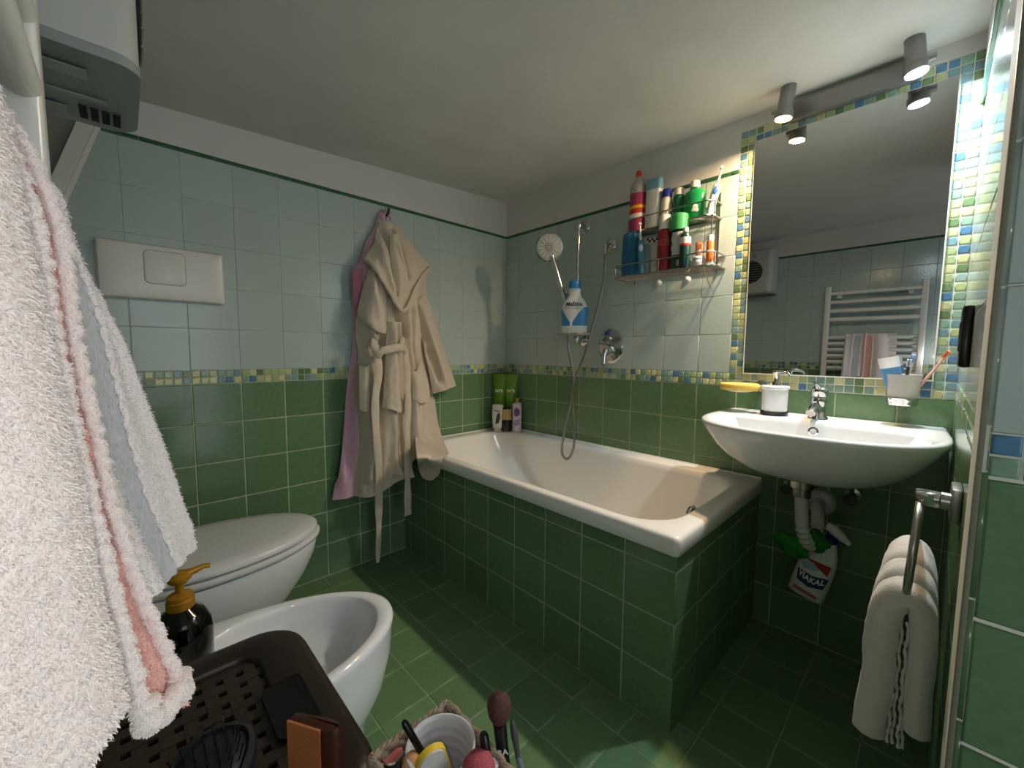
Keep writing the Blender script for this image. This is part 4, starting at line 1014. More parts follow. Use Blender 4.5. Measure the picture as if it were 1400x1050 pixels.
vdecal('pale_swirl', [(-0.036, 0.55), (-0.010, 0.62), (0.014, 0.54), (0.0, 0.49), (-0.03, 0.47)], pm('#9fb9c8', 0.4), 0.0004)
vdecal('banner', [(-0.040, 0.43), (-0.034, 0.25), (0.0, 0.20), (0.036, 0.27), (0.041, 0.46), (0.0, 0.40)], NAVY, 0.0006)
vdecal('red_print', [(-0.036, 0.14), (-0.036, 0.08), (0.030, 0.06), (0.030, 0.11)], pm('#a9655a', 0.5), 0.0002)
text_mesh('lettering', 'VIAKAL', 0.021, pm('#f0f0ee', 0.5), vk, lambda u, v: B0+nn*0.0306-ss*u+uu*(H*0.325+v*1.35+u*u*12), bold=0.0006)

# ================================================================== towel ring and its towel
rg = thing('towel_ring', (-0.76, -1.872, 0.78), 'brushed steel towel ring on the short wall at right', 'towel ring')
wy = -1.8735
m0 = at(1318, 690, x=-0.76); AZ = m0.z
G().box((-0.790, wy, AZ-0.028), (-0.730, wy+0.012, AZ+0.028), 0.003).build('wall_plate', DULLCH, rg)
g = G(); g.lathe([(0.014, 0), (0.014, 0.014), (0.011, 0.016), (0.011, 0.022)], at=(-0.76, wy+0.008, AZ), axis=(0, 1, 0), seg=18); g.build('boss', DULLCH, rg)
G().box((-0.770, wy+0.016, AZ-0.012), (-0.750, -1.822, AZ+0.012), 0.003).build('arm', CHROME, rg)
RC = Vector((-0.760, -1.8265, AZ-0.008-0.080)); RRAD = 0.080
ringp = [RC+Vector((RRAD*math.sin(2*PI*q/48), 0.0035-0.0035*math.cos(2*PI*q/48)-0.002, RRAD*math.cos(2*PI*q/48))) for q in range(49)]
G().tube(ringp, 0.0055, 10).build('ring', DULLCH, rg)
ht_ = thing('hand_towel', (-0.76, -1.825, 0.5), 'white hand towel folded in layers through the steel towel ring', 'towel')
HT = mat('white_terry', '#d0cac3', 0.95, var=0.06, vscale=60, bump=0.6, bscale=600, sheen=0.3)
AH = 0.060
def layer(k, aL, aR, zL, zR, xn, xf, thick=0.010, hump=0.0):
    loops = []
    for i in range(15):
        s = i/14; x = xn+(xf-xn)*s
        zt = RC.z-RRAD+0.006+hump+0.10*(x+0.826)+0.008*math.sin(PI*min(1, s*1.6)*0.5)
        e = min(s, 1-s); th = thick*(0.30+0.70*math.sin(PI/2*min(1, e*5)))
        tp_ = 1-0.28*max(0, (x+0.80)/0.12); aL_, aR_ = aL*tp_, aR*tp_
        pl = []
        N = 26
        for q in range(N+1):
            a = PI*q/N
            pl.append(Vector((x, RC.y+(aL_ if q < N/2 else aR_)*math.cos(a), zt-AH+AH*max(0.0, math.sin(a))**0.95)))
        Lft = [Vector((x, RC.y+aL_*(1+0.22*t+0.03*math.sin(9*t+k))+0.0012*math.sin(7*t+2*k+s*5), zt-AH-(zt-AH-zL)*t)) for t in [1-j/16 for j in range(16)]]
        Rgt = [Vector((x, RC.y-aR_*(1+0.06*t+0.03*math.sin(8*t+k)), zt-AH-(zt-AH-zR)*t)) for t in [(j+1)/16 for j in range(16)]]
        path = Lft+pl+Rgt
        outer, innr = [], []
        for q, p in enumerate(path):
            d = path[min(q+1, len(path)-1)]-path[max(q-1, 0)]
            n = Vector((0, d.z, -d.y)); n = n.normalized() if n.length > 1e-9 else Vector((0, 0, 1))
            w = 0.0012*noise.noise(p*70+Vector((k, 0, 0)))
            f_ = 1.28 if p.y > RC.y else 1.0
            outer.append(p+n*(-th*f_/2+w)); innr.append(p+n*(th*f_/2+w))
        loops.append(outer+innr[::-1])
    g = G(); g.loft(loops)
    return g
for k, (aL, aR, zL, zR, xn, xf, up) in enumerate(((0.0275, 0.0195, 0.372, 0.408, -0.826, -0.752, 0.003), (0.0265, 0.0195, 0.390, 0.400, -0.800, -0.716, 0.018), (0.0250, 0.0195, 0.400, 0.395, -0.768, -0.672, 0.030))):
    layer(k, aL, aR, zL, zR, xn, xf, 0.033, hump=up).build('folded_layer', HT, ht_, angle=70)
for k in range(4):
    p = Vector((-0.812+0.004*(k % 2), RC.y+(0.0105, 0.0055, -0.0015, -0.0060)[k], 0))
    g = G(); P = [p+Vector((0.0015*math.sin(q*0.9), 0.0012*math.sin(q*0.7+k), 0.585-0.215*q/40)) for q in range(41)]
    g.tube(P, [0.0022+0.0008*math.sin(q*2.1) for q in range(41)], 6); g.build('hem_edge', HT, ht_)

bp = thing('black_wall_plate', (-0.553, wy, 1.05), 'slim black plate on the short tiled wall above the towel ring', 'wall plate')
G().box((-0.585, -1.8755, 0.99), (-0.515, -1.860, 1.105), 0.006).build('plate', BLACKP, bp)
G().box((-0.575, -1.861, 1.02), (-0.525, -1.8585, 1.075), 0.002).build('button', BLACKP, bp)

# ================================================================== bathrobes
BEIGE = mat('beige_terry', '#cabca9', 0.97, var=0.07, vscale=40, bump=0.55, bscale=420, sheen=0.25, bump2=0.25, b2scale=60)
PINK = mat('pink_terry', '#cfa6b8', 0.97, var=0.08, vscale=40, bump=0.5, bscale=420, sheen=0.25)
hk = thing('robe_hook', (-0.768, 0, 1.66), 'small dark hook at the top of the left wall holding the robes', 'hook')
HK = at(529, 291, y=-0.03)
g = G(); g.box((HK.x-0.014, -0.006, HK.z-0.022), (HK.x+0.014, 0.0, HK.z+0.022), 0.003); g.build('plate', DULLCH, hk)
g = G(); g.tube([(HK.x, -0.004, HK.z+0.002), (HK.x, -0.024, HK.z-0.010), (HK.x, -0.045, HK.z-0.004), (HK.x, -0.05, HK.z+0.016)], [0.007, 0.007, 0.006, 0.006], 10); g.build('prong', BLACKP, hk)

def row(pts): return [at(px, py, y=-d) for px, py, d in pts]
pk = thing('pink_bathrobe', (HK.x, -0.03, 1.0), 'pink bathrobe hanging behind the beige one on the left wall', 'bathrobe')
curves = [row([(519, 289, .02), (523, 290, .032), (526, 291, .032)]),
          row([(511, 313, .02), (522, 314, .045), (536, 316, .03)]),
          row([(499, 332, .02), (518, 334, .05), (545, 340, .03)]),
          row([(492, 356, .02), (512, 356, .06), (552, 360, .03)]),
          row([(480, 376, .02), (508, 380, .065), (556, 384, .03)]),
          row([(483, 425, .02), (510, 430, .06), (560, 430, .03)]),
          row([(482, 480, .02), (512, 480, .06), (560, 480, .03)]),
          row([(476, 530, .02), (508, 530, .065), (560, 530, .03)]),
          row([(470, 575, .02), (502, 575, .07), (555, 575, .03)]),
          row([(464, 625, .025), (490, 628, .08), (545, 630, .04)]),
          row([(454, 684, .035), (476, 681, .08), (500, 672, .07)])]
fd = ridge_fn([([(-1.00, 1.35), (-1.0, 1.0), (-1.04, 0.45)], 0.018, 0.022), ([(-0.965, 1.25), (-0.97, 0.9), (-1.0, 0.5)], -0.012, 0.02), ([(-0.93, 1.42), (-0.90, 1.52)], 0.012, 0.016)])
sheet(curves, 34, 70, 0.014, wall=True, folds=fd, rough=0.002, rscale=45).build('robe_body', PINK, pk, angle=80)
curves = [row([(481, 373, .066), (488, 369, .074), (496, 366, .076)]), row([(483, 395, .066), (490, 392, .076), (496, 389, .076)]), row([(486, 425, .062), (490, 424, .068), (494, 422, .068)])]
sheet(curves, 8, 20, 0.010, rough=0.0015).build('collar_fold', mat('deep_pink_terry', '#b5798c', 0.97, bump=0.5, bscale=420), pk, angle=80)

rb_ = thing('beige_bathrobe', (HK.x, -0.08, 1.0), 'beige hooded bathrobe with a tied belt hanging over the end of the bathtub', 'bathrobe')
# body
curves = [row([(509, 352, .05), (525, 350, .10), (545, 350, .11), (565, 350, .09), (580, 356, .03)]),
          row([(494, 385, .05), (516, 385, .115), (540, 385, .125), (565, 385, .10), (582, 386, .03)]),
          row([(488, 428, .05), (512, 428, .12), (540, 428, .13), (570, 428, .11), (588, 426, .03)]),
          row([(487, 456, .05), (510, 458, .125), (538, 458, .135), (566, 458, .12), (585, 458, .03)]),
          row([(490, 480, .06), (512, 480, .120), (538, 480, .125), (566, 482, .115), (585, 484, .03)]),
          row([(490, 500, .06), (510, 502, .13), (538, 502, .135), (568, 504, .125), (589, 506, .04)]),
          row([(488, 535, .06), (508, 537, .14), (538, 538, .145), (570, 540, .14), (592, 540, .05)]),
          row([(489, 560, .06), (507, 564, .145), (538, 568, .15), (572, 572, .15), (595, 570, .07)]),
          row([(489, 612, .07), (508, 614, .15), (535, 616, .15), (560, 618, .17), (574, 612, .17)]),
          row([(484, 655, .08), (506, 652, .15), (530, 648, .15), (550, 640, .18), (567, 640, .20)]),
          row([(484, 678, .08), (506, 680, .15), (530, 668, .15), (548, 656, .18), (567, 653, .21)])]
fd = ridge_fn([
    ([(-0.865, 1.36), (-0.865, 1.05)], -0.025, 0.012), ([(-0.80, 1.22), (-0.775, 1.08)], -0.030, 0.016),
    ([(-0.70, 1.20), (-0.705, 1.05), (-0.66, 0.80)], -0.022, 0.014), ([(-0.74, 1.25), (-0.735, 1.06), (-0.71, 0.86)], 0.016, 0.018),
    ([(-0.87, 0.98), (-0.885, 0.78), (-0.90, 0.46)], -0.028, 0.016), ([(-0.925, 1.0), (-0.925, 0.7), (-0.95, 0.45)], 0.014, 0.015),
    ([(-0.955, 0.95), (-0.96, 0.6)], -0.012, 0.010), ([(-0.83, 0.72), (-0.83, 0.46)], 0.018, 0.02), ([(-0.80, 0.74), (-0.80, 0.48)], -0.018, 0.012),
    ([(-0.765, 0.80), (-0.75, 0.46)], -0.02, 0.012), ([(-0.73, 0.86), (-0.715, 0.60), (-0.71, 0.45)], 0.02, 0.02), ([(-0.70, 0.70), (-0.685, 0.45)], -0.02, 0.012), ([(-0.66, 0.8), (-0.655, 0.5)], 0.014, 0.016),
    ([(-0.95, 1.2), (-0.90, 1.06)], 0.014, 0.014), ([(-0.905, 1.13), (-0.87, 1.03)], -0.014, 0.010)])
sheet(curves, 90, 120, 0.020, wall=True, folds=fd, rough=0.0042, rscale=45).build('robe_body', BEIGE, rb_, angle=80)
# part of the skirt resting on the bath rim and hanging over its front
ZC = ZR+0.008
curves = [row([(568, 545, .15), (583, 543, .12), (594, 542, .05)]),
          row([(568, 580, .17), (585, 578, .14), (599, 578, .06)]),
          row([(568, 604, .20), (588, 602, .17), (606, 602, .10)]),
          [at(570, 626, z=0.60), at(592, 622, z=ZC+0.016), at(613, 619, z=ZC)],
          [at(571, 634, x=-0.735), at(590, 630, z=ZC+0.004)+Vector((-0.01, 0, 0)), at(606, 626, z=ZC)],
          [at(573, 644, x=-0.745), at(589, 642, x=-0.735), at(603, 640, x=-0.728)],
          [at(578, 654, x=-0.745), at(590, 657, x=-0.738), at(601, 648, x=-0.729)]]
fd = ridge_fn([([(-0.70, 0.80), (-0.72, 0.45)], 0.010, 0.014), ([(-0.66, 0.80), (-0.68, 0.56)], -0.012, 0.012)])
sheet(curves, 30, 60, 0.012, out=(-0.5, -0.7, 0.4), folds=fd, rough=0.0018, rscale=45).build('skirt_corner', BEIGE, rb_, angle=80)
# hood
curves = [row([(519, 301, .05), (527, 302, .07), (534, 303, .075), (540, 305, .06)]),
          row([(513, 325, .07), (526, 325, .11), (543, 322, .115), (555, 322, .06)]),
          row([(506, 342, .09), (522, 348, .14), (546, 345, .145), (572, 345, .07)]),
          row([(499, 354, .10), (516, 366, .155), (532, 385, .165), (548, 400, .165), (564, 386, .15), (588, 364, .07)]),
          row([(501, 357, .10), (514, 371, .16), (529, 392, .172), (549, 422, .175), (565, 398, .16), (585, 369, .08)])]
fd = ridge_fn([([(-0.835, 1.55), (-0.825, 1.44), (-0.80, 1.30)], -0.022, 0.011), ([(-0.79, 1.56), (-0.755, 1.42), (-0.74, 1.34)], -0.020, 0.010), ([(-0.87, 1.5), (-0.865, 1.40), (-0.83, 1.28)], 0.014, 0.016),
               ([(-0.74, 1.50), (-0.69, 1.38)], 0.012, 0.016), ([(-0.72, 1.52), (-0.70, 1.44)], -0.012, 0.009), ([(-0.80, 1.48), (-0.775, 1.36)], 0.016, 0.014)])
sheet(curves, 60, 70, 0.016, folds=fd, rough=0.0032, rscale=45).build('hood', BEIGE, rb_, angle=80)
P = cat_rom(row([(499, 354, .112), (507, 358, .14), (516, 371, .168), (524, 384, .178), (532, 397, .182), (539, 410, .186), (544, 419, .188), (550, 424, .188), (556, 421, .186), (561, 411, .178), (568, 394, .165), (577, 379, .13), (587, 366, .09)]), 90)
G().tube(P, [0.009+0.0012*math.sin(q*0.7) for q in range(91)], 9).build('hood_hem', BEIGE, rb_)
curves = [row([(533, 322, .125), (539, 320, .14), (545, 320, .125)]), row([(533, 345, .15), (542, 345, .17), (552, 350, .15)]), row([(537, 370, .165), (547, 370, .187), (557, 371, .165)]), row([(541, 392, .172), (549, 391, .192), (557, 390, .172)]), row([(544, 404, .176), (547, 405, .184), (550, 402, .176)])]
sheet(curves, 20, 40, 0.010, rough=0.002, rscale=45).build('hood_lining', BEIGE, rb_, angle=80)
P = cat_rom([Vector((HK.x-0.004, -0.032, HK.z-0.002)), at(523, 296, y=-0.05), at(526, 303, y=-0.06), at(534, 303, y=-0.065), at(533, 297, y=-0.05), Vector((HK.x+0.004, -0.034, HK.z-0.002))], 24)
G().tube(P, 0.0045, 6).build('hanging_loop', PINK, rb_)
# left sleeve folded across the chest, right sleeve hanging free, centre sleeve through the belt
curves = [row([(505, 368, .09), (514, 366, .135), (524, 378, .14)]), row([(497, 390, .10), (513, 392, .158), (527, 402, .15)]), row([(491, 415, .10), (510, 417, .172), (528.5, 425, .16)]), row([(489, 430, .10), (507, 440, .178), (529, 447, .16)]), row([(492, 436, .10), (510, 450, .17), (527, 457, .15)])]
sheet(curves, 30, 40, 0.014, folds=ridge_fn([([(-0.93, 1.36), (-0.90, 1.16)], 0.010, 0.016), ([(-0.89, 1.34), (-0.87, 1.14)], -0.008, 0.012)]), rough=0.0032, rscale=45).build('sleeve', BEIGE, rb_, angle=80)
curves = [row([(570, 410, .10), (582, 405, .11), (592, 424, .04)]), row([(573, 440, .10), (587, 436, .115), (599, 448, .04)]), row([(581, 478, .10), (594, 470, .12), (607, 476, .05)]), row([(588, 512, .10), (602, 502, .125), (615, 502, .06)]), row([(592, 534, .10), (608, 530, .13), (623, 525, .07)]), row([(594, 538, .10), (609, 533.5, .125), (622.5, 528, .07)])]
sheet(curves, 26, 60, 0.020, folds=ridge_fn([([(-0.70, 1.22), (-0.60, 0.98), (-0.56, 0.86)], -0.022, 0.013), ([(-0.66, 1.22), (-0.59, 1.02), (-0.52, 0.84)], 0.012, 0.016), ([(-0.66, 1.08), (-0.62, 1.03)], 0.014, 0.014)]), rough=0.0032, rscale=45).build('sleeve', BEIGE, rb_, angle=80)
curves = [row([(530, 440, .145), (540, 440, .165), (549, 440, .145)]), row([(528, 470, .15), (540, 472, .172), (550, 472, .15)]), row([(527, 500, .165), (537, 500, .188), (548, 500, .165)]), row([(525, 535, .17), (537, 537, .195), (551, 540, .17)]), row([(523, 558, .17), (537, 560, .20), (553, 567, .17)])]
sheet(curves, 24, 50, 0.018, folds=ridge_fn([([(-0.80, 1.12), (-0.795, 0.80)], -0.018, 0.012), ([(-0.83, 1.1), (-0.835, 0.78)], 0.008, 0.016)]), rough=0.0032, rscale=45).build('sleeve', BEIGE, rb_, angle=80)
# pockets
curves = [row([(491, 499, .125), (500, 501, .15), (506, 497, .15)]), row([(491, 530, .135), (500, 532, .158), (505, 530, .155)]), row([(492, 560, .14), (501, 563, .160), (505, 561, .155)])]
sheet(curves, 12, 26, 0.006, rough=0.0015, rscale=45).build('pocket', BEIGE, rb_, angle=80)
curves = [row([(561, 500, .165), (569, 508, .175), (576, 490, .165)]), row([(563, 525, .165), (573, 527, .185), (586, 525, .15)]), row([(564, 545, .17), (575, 551, .185), (588, 548, .15)])]
sheet(curves, 16, 26, 0.008, rough=0.0015, rscale=45).build('pocket', BEIGE, rb_, angle=80)
# belt
def strap(pts, w, t=0.004, n=60):
    """flat belt along points, width in the plane of the wall"""
    P = cat_rom(row(pts), n); loops = []
    for i in range(n+1):
        d = (P[min(i+1, n)]-P[max(i-1, 0)]).normalized()
        s = d.cross(Vector((0, -1, 0))).normalized(); b = Vector((0, -1, 0))
        ww = (w(i/n) if callable(w) else w)/2
        c = 0.003*math.sin(i*0.35)
        loops.append([P[i]+s*(ww*math.cos(2*PI*k/10))+b*(t*math.sin(2*PI*k/10)+c*math.cos(2*PI*k/10)) for k in range(10)])
    g = G(); g.loft(loops); return g
strap([(511, 465, .165), (514, 476, .19), (519, 480, .205), (530, 478, .212), (542, 475, .212), (552, 476, .20)], 0.034, 0.008).build('belt', BEIGE, rb_, angle=70)
strap([(510, 463, .165), (510, 474, .18), (513, 482, .19), (519, 486, .20), (521, 481, .205)], 0.022, 0.009).build('belt_knot', BEIGE, rb_, angle=70)
strap([(551, 462, .165), (549, 470, .19), (553, 477, .205), (555, 484, .20)], 0.026, 0.009).build('belt_knot', BEIGE, rb_, angle=70)
strap([(516, 484, .19), (518, 505, .185), (514, 540, .185), (513, 562, .185), (515, 600, .185), (518, 640, .18), (518, 685, .15), (518, 725, .13), (516.5, 769, .12)], lambda t: 0.034-0.018*max(0, (t-0.8)/0.2), 0.004, 90).build('belt_tail', BEIGE, rb_, angle=70)
strap([(554, 480, .20), (557, 510, .20), (558, 545, .20), (557, 590, .205), (557, 640, .205), (557.5, 675, .20), (558, 704, .19)], lambda t: 0.030+0.010*max(0, (t-0.75)/0.25), 0.004, 80).build('belt_tail', BEIGE, rb_, angle=70)

# ================================================================== towels on the radiator
def track(pts, py):
    """x pixel of a measured edge at image height py"""
    pts = sorted(pts, key=lambda p: p[1])
    if py <= pts[0][1]: a, b = pts[0], pts[1]
    elif py >= pts[-1][1]: a, b = pts[-2], pts[-1]
    else:
        for a, b in zip(pts, pts[1:]):
            if a[1] <= py <= b[1]: break
    return a[0]+(b[0]-a[0])*(py-a[1])/(b[1]-a[1])
FLUFF = mat('pink_white_plush', '#ece2de', 0.97, var=0.05, vscale=70, bump=0.8, bscale=700, sheen=0.3, bump2=0.5, b2scale=150, bdist=0.0012)
FLUFFP = mat('pink_plush', '#e3b0a6', 0.97, var=0.08, vscale=70, bump=0.9, bscale=900, sheen=0.4, bdist=0.0007)
TERRY = mat('grey_white_terry', '#dcd6d6', 0.97, var=0.05, vscale=60, bump=0.8, bscale=900, sheen=0.3, bdist=0.0007)
STRIPE = mat('grey_stripe_weave', '#b0b3b8', 0.9, var=0.22, vscale=150, bump=0.8, bscale=300)
SEAM = [(-6, 170), (23, 300), (63, 490), (91, 624), (101, 669), (126, 814), (150, 905), (171, 990), (182, 1040)]
RUF1 = [(-14, 170), (12, 215), (42, 300), (72, 483), (103, 624), (114, 669), (149, 802), (190, 955), (200, 985)]
RUF2 = [(4, 165), (36, 215), (76, 319), (97, 471), (130, 616), (141, 673), (177, 790), (221, 890), (246, 945)]
SIL = [(74, 262), (88, 319), (133, 395), (171, 471), (198, 544), (229, 624), (253, 698), (263, 719), (269, 753)]
BAND = [(70, 280), (82, 327), (122, 426), (149, 529), (168, 605), (190, 681), (232, 776)]
def resample(loop, n):
    """n points evenly along an open polyline"""
    P = [Vector(p) for p in loop]; d = [0]
    for a, b in zip(P, P[1:]): d.append(d[-1]+(b-a).length)
    out = []; i = 0
    for k in range(n):
        t = d[-1]*k/(n-1)
        while i < len(d)-2 and d[i+1] < t: i += 1
        u = (t-d[i])/max(d[i+1]-d[i], 1e-9)
        out.append(P[i].lerp(P[i+1], min(1, max(0, u))))
    return out
def fuzz(loops, amp, sc):
    """roughens closed cross-sections outward with noise"""
    out = []
    for l in loops:
        c = sum(l, Vector((0, 0, 0)))/len(l); n = len(l); r = []
        for i, p in enumerate(l):
            t = l[(i+1) % n]-l[i-1]; nn = Vector((t.y, -t.x, 0))
            nn = nn.normalized() if nn.length > 1e-9 else (p-c).normalized()
            if nn.dot(p-c) < 0: nn = -nn
            r.append(p+nn*amp*(noise.noise(p*sc)+0.8*noise.noise(p*sc*2.7)+0.5*noise.noise(p*12)))
        out.append(r)
    return out

pt = thing('pink_towel', (-1.73, -1.57, 1.1), 'thick fluffy pink and white towel with ruffled edges over the radiator bar, nearest the viewer', 'towel')
loops = []
NZ = 170
for k in range(NZ+1):
    z = 1.128-(1.128-0.835)*k/NZ
    # image height of this level on the seam (y=-1.585)
    lo, hi = 100, 1300
    for _ in range(30):
        mid = (lo+hi)/2
        if at(track(SEAM, mid), mid, y=-1.585).z > z: lo = mid
        else: hi = mid
    xs = at(track(SEAM, lo), lo, y=-1.585).x
    e = max(0.0, 1-k/9)                         # rolls over the bar at the top
    w = 1-0.55*e*e
    e2 = max(0.0, (k-NZ+7)/7); w2 = 1-0.25*e2*e2
    xb = -1.772
    xs = xb+(xs-xb)*w*w2
    ctl = [(xb-0.006, -1.500, z), (xb+0.02, -1.505, z), (xs-0.012, -1.548, z), (xs-0.001, -1.568, z), (xs+0.001, -1.582, z), (xs-0.006, -1.600, z), (xs-0.024, -1.622, z), (xb+0.012, -1.652, z), (xb-0.004, -1.655, z)]
    sm = cat_rom(ctl, 60)
    bk = [Vector((xb-0.004, -1.655+0.155*q/8, z)) for q in range(1, 8)]
    loops.append([p+Vector((0, 0, 0.004*math.sin(p.y*90)*(k/NZ))) for p in sm+bk])
G().loft(fuzz(loops, 0.0011, 330)).build('plush_body', FLUFF, pt, angle=80)
def ruffle(tr, y, r, p0, p1, m, name, wob=0.14, tail=None):
    P = []; n = 210
    for k in range(n+1):
        py = p0+(p1-p0)*k/n
        P.append(at(track(tr, py)-r*900*0.0, py, y=y)+Vector((0.0007*math.sin(k*1.05), 0, 0)))
    if tail: P += tail
    R = [r*(1+wob*(noise.noise(Vector((k*0.31, y*50, 0))))+0.09*math.sin(k*1.7)) for k in range(len(P))]
    loops = []
    g = G(); g.tube(P, R, 14)
    g.v = [v+Vector((0.0012*noise.noise(v*300), 0.0012*noise.noise(v*300+Vector((9, 0, 0))), 0)) for v in g.v]
    g.build(name, m, pt, angle=80)
ruffle(RUF1, -1.548, 0.0040, 165, 992, FLUFF, 'ruffled_edge')
ruffle([(x+5, y) for x, y in RUF2], -1.512, 0.0034, 150, 952, FLUFF, 'ruffled_edge')
# pink fold between the two edges, closed into a loop at the bottom
rows_ = []
for k in range(9):
    py = 165+(975-165)*k/8
    a, b = at(track(RUF1, py+6)+3, py+6, y=-1.542), at(track(RUF2, py-10)+4, py-10, y=-1.510)
    m_ = (a+b)/2+Vector((-0.0025, 0.005, 0))
    rows_.append([a, m_, b])
sheet(rows_, 16, 150, 0.012, out=(0.35, -1, 0), rough=0.0016, rscale=160).build('pink_fold', FLUFFP, pt, angle=80)
a, b = at(200, 985, y=-1.546), at(247, 950, y=-1.513)
P = cat_rom([a+Vector((0, 0, 0.012)), a, a.lerp(b, 0.35)+Vector((0, 0, -0.003)), a.lerp(b, 0.7)+Vector((0.002, 0, 0.003)), b, b+Vector((0, 0, 0.014))], 40)
g = G(); g.tube(P, [0.0062+0.0007*math.sin(q*0.8) for q in range(41)], 14); g.build('bottom_loop', FLUFF, pt, angle=80)

gt = thing('grey_towel', (-1.72, -1.45, 1.1), 'white towel with a grey woven stripe hanging on the radiator behind the pink one', 'towel')
loops = []; NZ = 130
bandw = []
for k in range(NZ+1):
    z = 1.128-(1.128-0.849)*k/NZ
    lo, hi = 100, 1300
    for _ in range(30):
        mid = (lo+hi)/2
        if at(track(SIL, mid), mid, y=-1.42).z > z: lo = mid
        else: hi = mid
    xs = at(track(SIL, lo), lo, y=-1.42).x
    lo, hi = 100, 1300
    for _ in range(30):
        mid = (lo+hi)/2
        if at(track(BAND, mid), mid, y=-1.458).z > z: lo = mid
        else: hi = mid
    xm = at(track(BAND, lo), lo, y=-1.458).x
    e = max(0.0, 1-k/10); w = 1-0.5*e*e
    xb = -1.772
    xs, xm = xb+(xs-xb)*w, xb+(xm-xb)*w
    zz = lambda y: z-0.0-(max(0, k-NZ+40)/40)*0.30*max(0.0, -1.42-y)*0.9
    ctl = [(xb, -1.425), (xs-0.016, -1.410), (xs-0.003, -1.412), (xs, -1.420), (xs-0.008, -1.432), (xm+0.006, -1.450), (xm, -1.458), (xm-0.006, -1.474), (xm-0.014, -1.500), (xb+0.01, -1.520), (xb, -1.518)]
    sm = cat_rom([(x, y, z) for x, y in ctl], 64)
    sm = [Vector((p.x, p.y, z+(0.10 if p.y < -1.42 else 0)*(-1.42-p.y)*(k/NZ))) for p in sm]
    loops.append(sm)
    bandw.append([Vector((xm+0.002, -1.4588, z+0.0039*(k/NZ))), Vector((xm-0.004, -1.472, z+0.0052*(k/NZ))), Vector((xm-0.009, -1.486, z+0.0066*(k/NZ)))])
G().loft(fuzz(loops, 0.0009, 360)).build('towel_body', TERRY, gt, angle=80)
sel = [bandw[i] for i in range(4, NZ+1, 6)]+[bandw[NZ]]
g = sheet(sel, 6, 180, 0.004, out=(0.6, -0.8, 0))
g.v = [v+Vector((0.6, -0.8, 0))*(0.0010*math.sin((v.z*1.0+v.y*1.2)*520)+0.0012) for v in g.v]
g.build('woven_stripe', STRIPE, gt, angle=60)

def fluff(o, n, ln, wd, m, par, name='terry_loops'):
    """short soft fibres standing on a cloth surface, joined in one mesh"""
    me = o.data; off = wloc(o.parent)
    tri = []
    for p in me.polygons:
        if p.area > 1e-9 and len(p.vertices) <= 4: tri.append((p.area, p.index))
    tot = sum(a for a, i in tri); acc = 0; k = 0; g = G(); V = []; F = []
    step = tot/n; t = step*0.5
    rnd = random.Random(5)
    for a, i in tri:
        acc += a
        while t < acc:
            p = me.polygons[i]; vs = [me.vertices[q].co for q in p.vertices]
            u, v = rnd.random(), rnd.random()
            c = vs[0].lerp(vs[1], u).lerp((vs[3] if len(vs) > 3 else vs[2]).lerp(vs[2], u), v)+off
            d = (p.normal+Vector((rnd.uniform(-.8, .8), rnd.uniform(-.8, .8), rnd.uniform(-1.0, .5)))).normalized()
            sd_ = d.cross(Vector((rnd.uniform(-1, 1), rnd.uniform(-1, 1), rnd.uniform(-1, 1)))).normalized()*wd
            L_ = ln*rnd.uniform(0.6, 1.2); b_ = len(V)
            e_ = c+d*L_*0.62+Vector((0, 0, -L_*0.12)); f_ = c+d*L_*0.9+Vector((0, 0, -L_*0.35))
            V += [c-sd_, c+sd_, e_+sd_, e_-sd_, f_]
            F += [(b_, b_+1, b_+2, b_+3), (b_+3, b_+2, b_+4)]
            t += step
    g.add(V, F)
    return g.build(name, m, par, angle=180, kind='stuff')
for o in list(pt.children):
    if o.name.startswith('plush_body'): fluff(o, 46000, 0.0025, 0.00032, FLUFF, pt)
    elif o.name.startswith('ruffled'): fluff(o, 9000, 0.0013, 0.00022, FLUFF, pt)
    elif o.name.startswith('pink_fold'): fluff(o, 16000, 0.0020, 0.00026, FLUFFP, pt)
    elif o.name.startswith('bottom'): fluff(o, 2500, 0.0013, 0.00022, FLUFF, pt)
for o in list(gt.children):
    if o.name.startswith('towel_body'): fluff(o, 22000, 0.0022, 0.0003, TERRY, gt)

